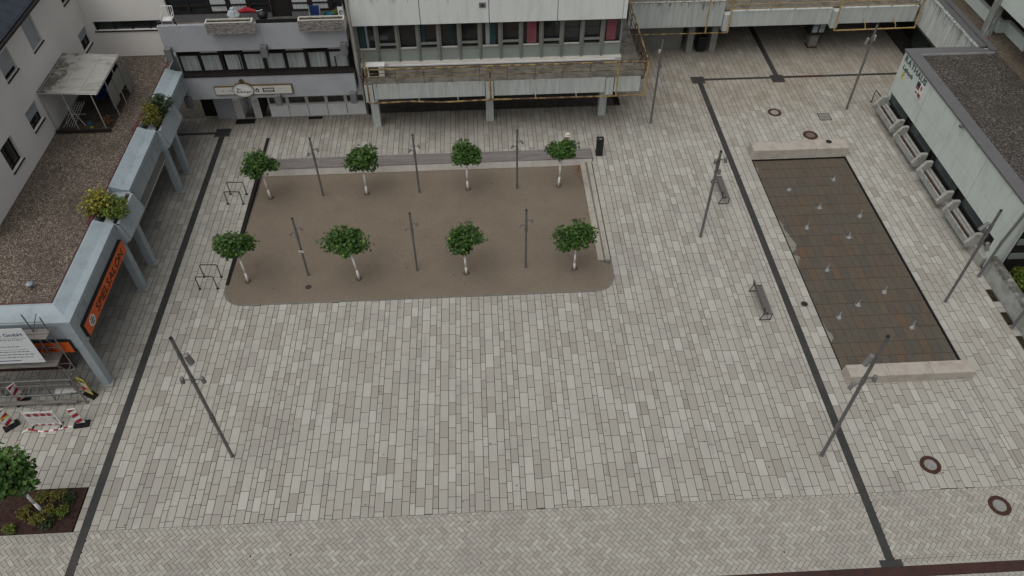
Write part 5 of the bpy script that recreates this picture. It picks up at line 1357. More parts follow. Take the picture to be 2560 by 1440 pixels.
prism_part('white_ledge', m_white, cb, (-5.0, CY - .36, 3.56, CX1 - .4, CY - .285, 3.64))
prism_part('body', m_rath, cb, (CX0, CY + .5, 2.85, CX1, 45, 9.0))
nb = 13; pb = (CX1 - CX0 - .06) / nb
rs = random.Random(31)
cur = {0: [('t', .05, .42), ('w', .46, .62)], 3: [('t', .02, .3)], 4: [('t', .62, .8)], 6: [('w', .22, .48), ('t', .5, .86)], 8: [('p', .25, .85)], 12: [('p', .12, .74)]}
for k in range(nb):
    a = CX0 + .03 + k * pb; b = a + pb
    prism_part('spandrel_panel', m_greenpan, cb, (a + .055, CY, 3.68 + .004, b - .055, CY + .06, 4.32))
    prism_part('mullion', m_greyfr, cb, (a - .05, CY - .09, 3.69, a + .05, CY + .12, 6.10), (a - .016, CY - .12, 3.69, a + .016, CY - .091, 6.10))
    w_ = prism_part('window', m_greyfr, cb, (a + .052, CY - .02, 4.322, a + .12, CY + .07, 6.1), (b - .12, CY - .02, 4.322, b - .052, CY + .07, 6.1), (a + .12, CY - .02, 4.322, b - .12, CY + .07, 4.40))
    if k % 2: prism_part('transom', m_greyfr, w_, (a + .12, CY - .02, 4.64, b - .12, CY + .07, 4.74))
    else: prism_part('inner_sill', m_offwhite, w_, (a + .12, CY + .04, 4.402, b - .12, CY + .075, 4.47))
    prism_part('pane', m_glass, w_, (a + .12, CY + .20, 4.40, b - .12, CY + .21, 6.1))
    for (kind, u0, u1) in cur.get(k, []):
        build('curtain', wavy(a + .12 + u0 * .85, a + .12 + u1 * .85, CY + .14, 4.44 + rs.uniform(0, .1), 6.08, .02, 12, k), {'t': m_teal, 'w': m_whitecur, 'p': m_pink}[kind], w_, fix=False)
for k in range(4):
    a = CX0 + k * 3.61; b = min(a + 3.60, CX1 - .22)
    prism_part('facade_panel', m_cpanel, cb, (a + .012, CP, 6.02, b - .012, CY + .4, 8.3), bev=.008)
prism_part('facade_panel', m_cpanel, cb, (CX1 - .21, CP + .01, 6.02, CX1, CY + .4, 8.3), bev=.008)
prism_part('panel_soffit', m_greydk, cb, (CX0 + .02, CP + .05, 6.10, CX1 - .02, CY + .4, 6.14))
c = onY(1206, 13, CP - .02); lf = prism_part('wall_vent', m_coping, cb, (c.x - .17, CP - .03, c.z - .13, c.x + .17, CP - .002, c.z + .13)); build('vent_hole', MB().tube((c.x, CP - .05, c.z), (c.x, CP - .031, c.z), .06, None, 12), m_black, lf)
build('downpipe', MB().tube((CX0 - .09, CP - .02, 2.4), (CX0 - .09, CP - .02, 9), .06, None, 10), m_offwhite, cb)
prism_part('side_strip', m_offwhite, cb, (CX0 - .02, CP - .05, 3.1, CX0 + .0, CY, 8.3))
# rusty yellow pipe railing
def rail(name, pts, r, m=m_yellow): return build(name, MB().path(pts, r, 8), m, cb)
YR = 35.72
rail('top_rail', [(-5.92, YR, 4.68), (8.93, YR, 4.68)], .045); rail('bottom_pipe', [(-5.9, YR - .05, 2.68), (-3.8, YR - .05, 2.74), (-2.0, YR - .05, 2.62), (.5, YR - .05, 2.68), (8.93, YR - .05, 2.66)], .045)
rail('middle_rail', [(-5.9, YR + .30, 4.02), (8.9, YR + .30, 4.02)], .022); rail('middle_rail', [(-5.9, YR + .1, 4.38), (8.9, YR + .1, 4.38)], .018)
for x in (-5.94, .56, 7.36): build('main_post', MB().path([(x, YR - .05, 2.68), (x, YR, 4.70)], .05, 8), m_yellowclean if x > 7 else m_yellow, cb)
build('main_post', MB().path([(8.93, YR - .05, 2.66), (8.93, YR, 4.70)], .055, 8), m_yellowclean, cb)
rail('end_pipe', [(-5.94, YR, 4.7), (-6.1, 36.6, 4.95), (-6.1, 37.4, 4.7)], .05)
for k in range(10):
    x = -4.4 + k * 1.47
    if abs(x - .56) < .4: continue
    rail('stanchion', [(x, YB + .06, 3.45), (x, YR + .12, 3.9), (x, YR, 4.66)], .018)
for x in (-3.3, -1.2, 3.0, 5.2): rail('hanger', [(x, YB, 2.95), (x, YR - .05, 2.70)], .016, m_light)
# return rail along the side walkway, bent and rusty
for z, r in ((4.68, .045), (4.3, .022), (3.95, .022)): rail('side_rail', [(8.93, YR, z), (8.93, 43.0, z)], r, m_rust if z < 4.6 else m_yellow)
for k in range(6): rail('side_stanchion', [(8.93, 36.4 + k * 1.2, 3.4), (8.95, 36.4 + k * 1.2, 4.68)], .025, m_rust)
for k in range(7):
    rs = random.Random(60 + k); p = Vector((8.6 + rs.uniform(-.25, .35), 36.6 + rs.uniform(-.3, .5), 4.2 + rs.uniform(-.5, .5)))
    rail('bent_bar', [p, p + Vector((rs.uniform(-.4, .4), rs.uniform(-.3, .3), rs.uniform(-.2, .5)))], .02, m_rust)
# air conditioner on the balcony
t = thing('air_conditioner', 'white air conditioner unit at the balcony end behind the yellow rail', 'air conditioner', (-5.6, 37.0, 3.5))
bevel(prism_part('casing', m_offwhite, t, (-6.0, 36.85, 3.56, -5.1, 37.2, 4.2)), .02); prism_part('grille', m_blackmatt, t, (-5.92, 36.84, 3.62, -5.4, 36.849, 4.14)); prism_part('lid', m_white, t, (-6.05, 36.8, 4.205, -5.05, 37.25, 4.23))
for x in (-5.9, -5.25): prism_part('foot', m_black, t, (x - .04, 36.85, 3.5, x + .04, 37.2, 3.56))

# ------------------------------------------------------------------ gallery over the passage
ga = thing('gallery_bridge', 'concrete gallery with yellow pipe rails spanning the dark passage', 'bridge', (18, 45, 0))
YG = 43.3
prism_part('parapet_beam', m_cbeam, ga, (9.2, YG, 2.42, 15.02, YG + .2, 4.02))
prism_part('front_beam', m_cbeam, ga, (15.45, YG + .05, 2.33, 21.80, YG + .25, 3.34)); prism_part('front_beam', m_cbeam, ga, (22.25, YG + .05, 2.33, 27.15, YG + .25, 3.34))
for x in (15.25, 22.03): prism_part('cross_beam', m_cbeam, ga, (x - .2, YG - .22, 2.18, x + .2, 47, 3.24))
prism_part('deck', m_slab, ga, (9.2, YG + .26, 3.05, 27.3, 46.2, 3.36))
prism_part('rear_wall', m_cpanel, ga, (9.2, 46.2, 2.6, 30, 46.5, 7))
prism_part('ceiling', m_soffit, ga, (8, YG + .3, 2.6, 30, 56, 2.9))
for x, y in ((13.57, 44.5), (15.08, 44.5)):
    prism_part('column', m_passwall, ga, (x - .2, y - .2, 0, x + .2, y + .2, 2.6), bev=.012)
prism_part('passage_wall', m_passwall, ga, (8.0, 45.02, 0, 10.9, 45.3, 2.6)); prism_part('passage_wall', m_passwall, ga, (10.92, 45.02, 0, 13.2, 45.3, 2.6)); prism_part('vent_opening', m_ink, ga, (12.0, 45.0, 1.75, 12.4, 45.018, 2.1))
prism_part('back_wall', m_darkroom, ga, (8, 55.5, 0, 34, 55.8, 2.6)); prism_part('side_wall', m_darkroom, ga, (12.9, 45.31, 0, 13.2, 55.5, 2.6))
def grail(name, pts, r): return build(name, MB().path(pts, r, 8), m_yellowclean, ga)
grail('handrail', [(15.1, YG - .45, 4.30), (27.0, YG - .45, 4.30)], .03); grail('middle_rail', [(15.1, YG - .30, 3.95), (27.0, YG - .30, 3.95)], .026); grail('middle_rail', [(15.1, YG - .2, 3.62), (27.0, YG - .2, 3.62)], .022)
for k in range(8):
    x = 16.4 + k * 1.5
    grail('stanchion', [(x, YG + .1, 3.33), (x, YG - .12, 3.6), (x, YG - .45, 4.3)], .022)
grail('bottom_pipe', [(21.95, YG - .55, 2.20), (27.0, YG - .55, 2.24)], .045)
for x in (21.95, 27.0): grail('main_post', [(x, YG - .55, 2.2), (x, YG - .45, 4.5)], .05)
for x in (23.9, 25.8): grail('hanger', [(x, YG + .05, 2.6), (x, YG - .42, 2.42), (x, YG - .55, 2.22)], .025)
build('bottom_pipe', MB().path([(8.95, 42.7, 2.33), (15.28, 42.7, 2.30)], .035, 8), m_yellow, ga)
for x, z1_ in ((13.9, 4.7), (15.28, 4.7)): grail('main_post', [(x, 42.7, 2.31), (x, YG - .5, z1_)], .045)
build('handrail', MB().path([(8.95, 42.8, 4.55), (15.1, 42.8, 4.5)], .035, 8), m_yellow, ga); build('middle_rail', MB().path([(8.95, 42.9, 4.25), (15.1, 42.9, 4.22)], .02, 8), m_yellow, ga)

# notice column in the passage
kx, ky = 21.78, 44.8
t = thing('notice_column', 'square notice column with white papers and red trim in the passage', 'notice board', (kx, ky, 0))
prism_part('shaft', m_passwall, t, (kx - .27, ky - .2, .08, kx + .27, ky + .3, .98), bev=.01); prism_part('foot', m_rust, t, (kx - .3, ky - .24, 0, kx + .3, ky + .34, .08))
prism_part('red_trim', m_maroon, t, (kx - .5, ky - .42, .98, kx + .5, ky + .5, 1.08)); prism_part('showcase', mat('showcase_green', (.02, .035, .034), rough=.3, var=.1), t, (kx - .46, ky - .38, 1.082, kx + .46, ky + .46, 2.3)); prism_part('red_trim', m_maroon, t, (kx - .5, ky - .42, 2.302, kx + .5, ky + .5, 2.4))
for (a, b, c_, d) in ((-.38, 0.02, 1.68, 2.1), (-.36, -.05, 1.18, 1.6), (.07, .38, 1.18, 1.5), (.08, .38, 1.55, 1.82), (.1, .38, 1.87, 2.15)):
    pp = prism_part('paper', m_whitecur, t, (kx + a, ky - .388, c_, kx + b, ky - .3815, d))
    for q in range(3): prism_part('print_line', m_ink2, pp, (kx + a + .04, ky - .391, d - .07 - q * .07, kx + b - .05, ky - .3885, d - .05 - q * .07))
t = thing('waste_container', 'dark wheeled waste container between the passage columns', 'container', (14.35, 44.6, 0))
prism_part('body', m_blackmatt, t, (14.1, 44.35, .12, 14.65, 44.9, 1.05), bev=.02); prism_part('lid', m_black, t, (14.07, 44.3, 1.06, 14.68, 44.93, 1.13), bev=.02)
for x in (14.15, 14.6): build('wheel', MB().tube((x - .03, 44.8, .1), (x + .03, 44.8, .1), .1, None, 12), m_blackmatt, t)

# ------------------------------------------------------------------ town hall
RX = 23.5; RYN, RYS = 37.12, 24.35; RT_ = 4.06
rh_ = thing('town_hall', 'low town hall with pale green wall panels and dark gravel roof', 'building', (26, 31, 0))
joints = [RYN, 33.76, 30.74, 27.56, RYS]
for a, b in zip(joints[1:], joints):
    prism_part('wall_panel', m_rath, rh_, (RX, a + .014, 2.512, RX + .25, b - .014, RT_ - .05), bev=.006)
    prism_part('wall_panel', m_rath, rh_, (RX, a + .014, 1.52, RX + .25, b - .014, 2.488), bev=.006)
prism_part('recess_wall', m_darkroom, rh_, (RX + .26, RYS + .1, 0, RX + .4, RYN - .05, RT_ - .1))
prism_part('north_wall', m_rath, rh_, (RX + .01, RYN - .2, 0, 28.2, RYN - .005, RT_ - .06))
prism_part('plinth', m_planter, rh_, (23.30, RYS + .02, 0, RX + .24, RYN - .24, .55))
prism_part('south_wall', m_rath, rh_, (RX + .01, RYS, 0, RX + .9, RYS + .3, RT_ - .06))
prism_part('corner_column', m_rath, rh_, (RX - .03, RYS - .28, 0, RX + .38, RYS - .004, RT_ - .06), bev=.01)
for k, (y0, y1) in enumerate(((34.75, 36.9), (31.72, 33.95), (28.6, 30.85), (25.5, 27.7))):
    w_ = prism_part('window', m_glasspale, rh_, (RX + .10, y0 - .05, .98, RX + .12, y1 + .05, 1.52)); prism_part('frame', m_black, w_, (RX + .06, y0 - .1, .92, RX + .26, y1 + .1, .98), (RX + .02, y0 - .05, 1.49, RX + .09, y1 + .05, 1.518))
# planters
PL = ['concrete window planter under the RATHAUS lettering', 'concrete window planter second from the bike hoop', 'concrete window planter third from the bike hoop', 'concrete window planter behind the medium lamp at the building corner']
for k, (yn, ys_) in enumerate(((37.05, 34.55), (34.10, 31.50), (31.0, 28.4), (27.85, 25.3))):
    t = thing('concrete_planter', PL[k], 'planter', (23.2, (yn + ys_) / 2, 0), group='planters along the town hall wall')
    xo, xi = 22.92, RX - .02
    for y, sg in ((yn, -1), (ys_, 1)):
        a, b = (y, y + sg * .17)
        pr = [(xi, .35), (xo - .05, .42), (xo - .12, .62), (23.14, 1.2), (xi, 1.2)]
        bevel(build('end_slab', MB().extrude_profile(pr, 'Y', min(a, b), max(a, b)), m_planter, t), .015)
    y0, y1 = ys_ + .172, yn - .172
    bevel(build('trough', MB().extrude_profile([(xo + .1, .30), (xo - .02, .78), (xo + .07, .78), (xo + .09, .5), (xi - .12, .5), (xi - .12, .80), (xi, .80), (xi, .30)], 'Y', y0, y1), m_planter, t), .008)
    build('white_front', MB().add([(xo - .026, y0 + .01, .77), (xo - .026, y1 - .01, .77), (xo + .088, y1 - .01, .32), (xo + .088, y0 + .01, .32)], [(0, 1, 2, 3)]), mat('planter_front', (.43, .44, .43), rough=.9, var=.1, scale=3, c2=(.30, .30, .28)), t, fix=False)
    prism_part('inner_step', m_planter, t, (xi - .20, y0, .5, xi - .122, y1, .68))
    prism_part('soil', m_soil, t, (xo + .085, y0, .45, xi - .202, y1, .60))
    rs = random.Random(80 + k); mb = MB()
    for q in range(90):
        c = Vector((rs.uniform(xo + .12, xi - .24), rs.uniform(y0 + .1, y1 - .1), .61)); leaf(mb, c, Vector((rs.uniform(-1, 1), rs.uniform(-1, 1), rs.uniform(0, .8))), Vector((0, .2, 1)), rs.uniform(.03, .09), rs.random())
    build('dry_plants', mb, mat('dry_plant', (.14, .075, .04), rough=.95, var=.35, scale=8), t, fix=False, kind='stuff')
# coping and roofs
def coping(name, poly): return build(name, MB().slab(poly, RT_ - .06, RT_ + .04, bottom=True), m_coping, rh_)
coping('roof_coping', [(RX - .06, RYS - .3), (24.08, RYS - .3), (24.08, RYN - .55), (RX - .06, RYN + .05)])
coping('roof_coping', [(RX - .06, RYN + .052), (24.082, RYN - .548), (28.3, RYN - .55), (27.36, RYN + .05)])
prism_part('coping_upstand', m_light, rh_, (24.10, RYN - .59, RT_ - .08, 28.2, RYN - .555, RT_ + .035))
build('roof_gravel', MB().add([(24.085, 20, RT_ - .06), (29.3, 20, RT_ - .06), (29.3, RYN - .56, RT_ - .06), (24.085, RYN - .56, RT_ - .06)], [(0, 1, 2, 3)]), m_gravdark, rh_, fix=False, kind='stuff')
build('terrace_gravel', MB().add([(28.32, 20, RT_ - .03), (36, 20, RT_ - .03), (36, 50, RT_ - .03), (28.32, 50, RT_ - .03)], [(0, 1, 2, 3)]), m_gravbrown, rh_, fix=False, kind='stuff')
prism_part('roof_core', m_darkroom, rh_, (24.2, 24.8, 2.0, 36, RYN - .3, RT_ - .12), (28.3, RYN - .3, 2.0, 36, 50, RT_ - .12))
prism_part('wing_wall', m_rathwing, rh_, (27.42, RYN + .06, 2.15, 27.7, 50, RT_ - .02)); prism_part('wing_ledge', m_rathwing, rh_, (27.40, RYN + .06, RT_ - .018, 27.62, 50, RT_ + .02))
coping('wing_gutter', [(27.64, RYN + .055), (28.0, RYN + .055), (28.0, 50), (27.64, 50)]); prism_part('wing_coping', m_coping, rh_, (28.02, RYN - .5, RT_ + .0, 28.34, 50, RT_ + .10))
prism_part('wing_soffit', m_soffit, rh_, (27.45, RYN + .05, 2.0, 33, 50, 2.14))
ent = prism_part('entrance_wall', m_darkroom, rh_, (28.6, RYN - .1, 0, 28.8, 50, 2.0))
for k in range(3):
    y = 38.0 + k * 2.0
    w_ = prism_part('entrance_glazing', m_glassgreen, rh_, (27.9, y + .1, .15, 27.94, y + 1.9, 2.0)); prism_part('frame', m_brownfr, w_, (27.86, y, 0, 27.98, y + .1, 2.0), (27.86, y + 1.9, 0, 27.98, y + 1.99, 2.0), (27.86, y + .1, 0, 27.98, y + 1.9, .15))
# lettering, ribbon, shield
def wall_text(txt, ytop_n, z, h, width, name, m, parent, shear=0.0):
    L0, wd = glyphs(txt, h / .72, (0, 0, 0), (0, -1, 0), (0, 0, 1), .03)
    L0, wd = glyphs(txt, h / .72, (RX - .02, ytop_n, z), (0, -1, 0), (0, 0, 1), .035, shear=shear); k = width / wd
    for ch, mb in L0:
        mb.v = [(x, ytop_n + (y - ytop_n) * k, zz) for x, y, zz in mb.v]; build('letter', mb, m, parent)
t = thing('wall_lettering', 'dark grey raised letters RATHAUS on the town hall wall', 'lettering', (RX, 35.5, 3.6)); wall_text('RATHAUS', 36.82, 3.58, .33, 2.68, 'letter', m_letter, t)
t = thing('wall_lettering', 'dark grey raised script Lebach under the RATHAUS letters', 'lettering', (RX, 36.1, 3.2)); wall_text('Lebach', 36.74, 3.16, .25, 1.24, 'letter', m_letter, t, .15)
t = thing('ribbon_emblem', 'yellow ribbon emblem on the town hall wall', 'emblem', (RX, 36.5, 2.9))
pr = [(36.36, 2.66), (36.50, 2.95), (36.47, 3.08), (36.42, 3.09), (36.38, 2.97), (36.60, 2.67)]
mb = MB()
for a, b in zip(pr, pr[1:]):
    A, B = Vector((RX - .02, a[0], a[1])), Vector((RX - .02, b[0], b[1])); d = (B - A).normalized(); n_ = Vector((0, -d.z, d.y)) * .035
    mb.add([A + n_, A - n_, B - n_, B + n_, A + n_ + Vector((.018, 0, 0)), A - n_ + Vector((.018, 0, 0)), B - n_ + Vector((.018, 0, 0)), B + n_ + Vector((.018, 0, 0))], [(0, 1, 2, 3), (4, 5, 6, 7), (0, 3, 7, 4), (1, 2, 6, 5)])
build('ribbon', mb, m_ribbon, t)
t = thing('coat_of_arms', 'quartered coat of arms shield on the town hall wall', 'emblem', (RX, 34.5, 3.1))
yA, yB, zt_, zb_ = 34.88, 34.14, 3.55, 2.68; xs_ = RX - .05
sh_ = [(yA, zt_), (yB, zt_), (yB, zb_ + .32), (yB + .12, zb_ + .08), ((yA + yB) / 2, zb_), (yA - .12, zb_ + .08), (yA, zb_ + .32)]
build('shield', MB().add([(xs_, y, z) for y, z in sh_] + [(RX - .003, y, z) for y, z in sh_], [tuple(range(7))] + [(i, (i + 1) % 7, 7 + (i + 1) % 7, 7 + i) for i in range(7)]), m_white, t)
ym = (yA + yB) / 2; zm = 3.1
prism_part('blue_quarter', mat('heraldic_blue', (.02, .035, .07), rough=.5), t, (xs_ - .006, ym + .01, zm + .02, xs_ - .001, yA - .02, zt_ - .02))
prism_part('pale_bar', m_orange, t, (xs_ - .010, ym + .03, zm + .10, xs_ - .0065, yA - .06, zm + .16)); prism_part('red_charge', mat('heraldic_red', (.25, .09, .07), rough=.5), t, (xs_ - .006, yB + .12, zm + .14, xs_ - .001, ym - .1, zt_ - .1)); prism_part('red_quarter', mat('heraldic_red', (.25, .09, .07)), t, (xs_ - .006, yB + .06, zb_ + .14, xs_ - .001, ym - .02, zm - .06)); prism_part('red_charge', mat('heraldic_red', (.25, .09, .07)), t, (xs_ - .006, ym + .06, zb_ + .2, xs_ - .001, yA - .1, zm - .12))
c = onX(2405, 315, RX - .1); t = thing('wall_camera', 'small dark camera on the town hall wall', 'camera', (RX - .05, c.y, c.z))
build('bracket', MB().tube((RX - .002, c.y, c.z), (RX - .14, c.y, c.z), .03, None, 8), m_letter, t); prism_part('housing', m_letter, t, (RX - .24, c.y - .13, c.z - .04, RX - .12, c.y + .05, c.z + .05))
# downpipes
for i, (a, b) in enumerate(((2437, 692), (2525, 820))):
    c = g(a, b); c.x = max(c.x, 23.0); t = thing('downpipe', ('slanting grey downpipe at the town hall corner', 'slanting grey pipe rising over the retaining wall')[i], 'pipe', c)
    build('pipe', MB().path([c, c + Vector((.12, .05, 2.2)), c + Vector((.42, .1, 4.0))], .065, 10), m_coping, t); build('clamp', MB().tube(c + Vector((0, 0, .04)), c + Vector((.01, 0, .12)), .085, None, 12), m_edge, t)
# retaining wall, sunken yard
t = thing('retaining_wall', 'stained low concrete retaining wall beside the sunken yard', 'wall', (23.4, 19, 0))
for a, b in ((8, 14), (14.01, 20.0), (20.01, RYS - .3)): prism_part('wall_block', m_retain, t, (23.28, a, -.2, 23.62, b, 1.0), bev=.012)
build('sunken_yard', MB().box(23.63, 8, -.5, 32, RYS - .02, -.3), m_soil, kind='structure')
prism_part('louvre_wall', m_darkroom, rh_, (24.45, RYS - .03, -.3, 33, RYS + .25, RT_ - .07))
for k, z in enumerate((.55, 1.45, 2.35, 3.2)): prism_part('spandrel', m_greenpan, rh_, (24.42, RYS - .10, z, 33, RYS - .04, z + .34))
shrub('round_bush', Vector((24.75, 22.95, -.3)), .85, .65, 2600, .085, m_leafgr, 420, 'round bright green bush behind the retaining wall', lobes=9)
PITL = ('dark planting pit next to the retaining wall, nearest the town hall', 'dark planting pit next to the slanting pipe at the retaining wall', 'dark planting pit next to the retaining wall, farthest from the town hall')
for k, (a, b, c_, d) in enumerate(pits):
    t = thing('planting_pit', PITL[k], 'pit', ((a + b) / 2, (c_ + d) / 2, -.03), group='planting pits at the retaining wall')
    prism_part('soil', m_soil, t, (a, c_, -.2, b, d, -.03)); prism_part('frame', m_edge, t, (a - .004, c_, -.2, a + .012, d, .004)); prism_part('frame', m_edge, t, (b - .012, c_, -.2, b + .004, d, .004))
    rs = random.Random(90 + k); mb = MB()
    for q in range(18): leaf(mb, Vector((rs.uniform(a + .04, b - .04), rs.uniform(c_ + .05, d - .05), -.02)), Vector((rs.uniform(-1, 1), rs.uniform(-1, 1), .4)), Vector((0, .2, 1)), rs.uniform(.04, .1), rs.random() * .3)
    build('weeds', mb, m_leafdk, t, fix=False, tones=True, kind='stuff')

# ------------------------------------------------------------------ upper block on the terrace
ub = thing('upper_block', 'pale panelled upper storey on a concrete pillar over the roof terrace', 'building', (30, 38, RT_))
TZ = RT_ - .03
prism_part('pillar', m_rathwing, ub, (28.42, 38.35, TZ, 28.85, 38.8, 6.3), bev=.012)
prism_part('facade', m_rath, ub, (28.55, 28, 5.86, 28.8, 38.2, 9.5), bev=.01); prism_part('facade', m_rath, ub, (28.55, 38.21, 5.86, 28.8, 50, 9.5), bev=.01)
prism_part('soffit', m_soffit, ub, (28.81, 28, 5.9, 33, 50, 6.1))
for a in ((29.3, 38.95, 29.6, 50), (29.3, 38.65, 30.0, 38.949), (29.75, 36.9, 30.0, 38.649), (29.75, 36.6, 30.6, 36.899), (30.35, 28, 30.6, 36.599)):
    prism_part('terrace_wall', m_rath, ub, (a[0], a[1], TZ, a[2], a[3], TZ + .62))
prism_part('glazing', m_glass, ub, (31.2, 28, TZ, 31.25, 50, 5.86))
for k in range(8): prism_part('mullion', m_offwhite, ub, (31.1, 34 + k * 1.6, TZ, 31.19, 34.08 + k * 1.6, 5.86))

# ------------------------------------------------------------------ scaffold, banner and construction fence
sc = thing('scaffold', 'aluminium scaffold tower with planks in front of the orange sign', 'scaffold', (-18.2, 19.0, 0))
ya, yb = 18.75, 19.25
xr = onY(177, 906, yb).x; xm = onY(139, 906, yb).x
def st(name, pts, r=.026, m=m_scaf): return build(name, MB().path(pts, r, 8), m, sc)
for x, y, zt_ in ((xr, yb, 4.75), (xm, yb, 4.95), (xr - .02, ya, 2.2), (xm - .6, ya, 2.2), (-20.0, yb, 4.7), (-20.0, ya, 4.7)):
    st('standard', [(x, y, .03), (x, y, zt_)]); build('base_plate', MB().box(x - .08, y - .08, 0, x + .08, y + .08, .03), m_scaf, sc)
for z in (1.0, 2.0, 3.0, 4.0, 4.5): st('ledger', [(-21.5, yb, z), (xr, yb, z)], .02)
for z in (.6, 1.6): st('ledger', [(-21.5, ya, z), (xr, ya, z)], .02)
for z in (1.0, 2.0): st('transom', [(xr, ya, z), (xr, yb, z)], .02)
for k in range(4): st('diagonal_brace', [(xm if k % 2 else xr, yb - .03, 1.0 + k), (xr if k % 2 else xm, yb - .03, 2.0 + k)], .018)
st('diagonal_brace', [(xm - .6, ya, .2), (xr, yb, 1.7)], .018); st('diagonal_brace', [(xr, ya, .2), (xm - .2, yb, 1.6)], .018)
for z, y0, y1, x1, nn in ((3.96, 18.85, 19.35, xr + .05, 2), (2.5, 18.7, 19.4, xr - .15, 2), (.62, 19.1, 19.5, xr - .1, 2), (.22, 18.6, 18.8, xr - .3, 1)):
    for q in range(nn):
        a = y0 + (y1 - y0) * q / nn; b = y0 + (y1 - y0) * (q + 1) / nn
        prism_part('plank', m_plank, sc, (-22, a + .01, z, x1, b - .01, z + .045))
# lattice girder
gz = .95
lt = st('girder_chord', [(-22, 19.0, gz), (xr - .4, 19.0, gz)], .024); st('girder_chord', [(-22, 18.72, gz - .25), (xr - .4, 18.72, gz - .25)], .024)
for k in range(14): st('girder_web', [(-21.8 + k * .3, 19.0, gz), (-21.9 + k * .3, 18.72, gz - .25)], .014)
# banner
yb_ = 18.68; bx = onY(53, 820, yb_).x; zb0, zb1 = 2.86, 4.84
bn = thing('advertising_banner', 'white company banner hung on the scaffold with dark lines of text', 'banner', (-18.3, yb_, 2.86))
prism_part('sheet', m_banner, bn, (-20.9, yb_ - .012, zb0, bx, yb_ + .006, zb1))
L_, wd = glyphs('Saarlouis GmbH', .26, (0, 0, 0), (1, 0, 0), (0, 0, 1), .004)
L_, wd = glyphs('Saarlouis GmbH', .26, (bx - .12 - wd, yb_ - .017, 4.42), (1, 0, 0), (0, 0, 1), .004)
for ch, mb in L_: build('letter', mb, m_inkblue, bn)
rs = random.Random(3)
for (z, h, x0_, x1_, m) in ((4.30, .012, -3, -.08, m_ink2), (4.20, .03, -3, -.25, m_ink2), (3.82, .035, -3, -.55, m_ink2), (3.66, .008, -3, -.3, m_ink2), (3.52, .035, -3, -.28, m_ink2), (3.36, .035, -3, -.2, m_ink2), (3.20, .035, -3, -.3, m_ink2), (3.0, .04, -3, -.85, m_inkblue), (3.02, .008, -.8, -.06, m_ink2), (2.94, .02, -.7, -.3, m_ink2)):
    x = bx + x0_ + .6
    if h < .02 or m is m_inkblue: prism_part('text_rule', m, bn, (x, yb_ - .016, z, bx + x1_, yb_ - .0125, z + h)); continue
    while x < bx + x1_:
        ww = rs.uniform(.05, .16); ww = min(ww, bx + x1_ - x); prism_part('text_mark', m, bn, (x, yb_ - .016, z, x + ww, yb_ - .0125, z + h)); x += ww + .035
# panels lying against the scaffold foot
t = thing('white_boards', 'stack of white barrier boards lying at the scaffold foot', 'boards', (-17.2, 18.9, 0))
for k, (a, b, m) in enumerate(((176, 972, m_white), (182, 968, m_offwhite), (165, 975, m_white))):
    c = g(a, b, .1 + .06 * k); build('board', MB().obox(c, (.85, .28, .025), Matrix.Rotation(-.15 + .1 * k, 3, 'Z') @ Matrix.Rotation(.3, 3, 'X')), m, t)
t = thing('barrier_tape', 'red and white barrier tape hanging from the scaffold post', 'tape', (-17.0, 18.9, 0))
A_, B_ = onY(184, 920, 18.7), g(165, 968, .15)
for k in range(8):
    p, q = A_ + (B_ - A_) * k / 8, A_ + (B_ - A_) * (k + 1) / 8
    build('tape_stripe', MB().add([p, q, q + Vector((.05, 0, .03)), p + Vector((.05, 0, .03))], [(0, 1, 2, 3)]), m_red if k % 2 else m_white, t, fix=False)

def striped(parent, x0, z0, w_, h, y, n, slope, m1=m_red, m2=m_white, th=.03):
    """warning plate with slanting red and white bars (each bar its own piece)"""
    build('plate', MB().box(x0, y, z0, x0 + w_, y + th, z0 + h), m2, parent, world=False)
    step = h / n
    for k in range(-2, n + 1, 2):
        P = [(x0 + .015, z0 + k * step), (x0 + w_ - .015, z0 + k * step + slope), (x0 + w_ - .015, z0 + (k + 1) * step + slope), (x0 + .015, z0 + (k + 1) * step)]
        Q = P
        for v, kl in ((z0 + .015, False), (z0 + h - .015, True)):
            Q = clip(Q, 1, v, kl)
            if len(Q) < 3: break
        if len(Q) >= 3: build('red_stripe', MB().add([(x, y - .004, z) for x, z in Q], [tuple(range(len(Q)))]), m1, parent, world=False, fix=False)
def beacon(base, rz, lab, w_=.31, h=1.05, tilt=0):
    t = thing('warning_beacon', lab, 'beacon', base, rz, 'red and white warning beacons')
    build('foot', MB().box(-.29, -.15, 0, .29, .15, .09), m_blackmatt, t, world=False); build('foot_socket', MB().box(-.07, -.06, .10, .07, .06, .16), m_blackmatt, t, world=False)
    striped(t, -w_ / 2, .14, w_, h - .1, -.015, 5, .16)
    build('backing_rim', MB().box(-w_ / 2 - .015, .016, .12, w_ / 2 + .015, .03, h + .06), m_offwhite, t, world=False)
    return t
beacon(g(206, 1062), .12, 'upright red and white beacon on a black foot beside the barrier fence')
beacon(g(58, 1003), .9, 'red and white beacon turned sideways behind the barrier fence, under the scaffold')
t = beacon(g(30, 1066), .75, 'red and white beacon beside the barrier fence with yellow tape round it')
build('yellow_tape', MB().box(-.15, -.03, .62, .15, .04, .68), m_ribbon, t, world=False)
t = thing('warning_board', 'yellow framed warning board with a red figure on a black foot beside the arcade post', 'sign', g(228, 988), -.5)
build('foot', MB().box(-.29, -.14, 0, .29, .14, .09), m_blackmatt, t, world=False)
build('post', MB().tube((0, .03, .1), (0, .03, 1.1), .022, None, 8), m_light, t, world=False)
build('board', MB().box(-.20, -.02, .20, .20, .0, 1.12), m_offwhite, t, world=False)
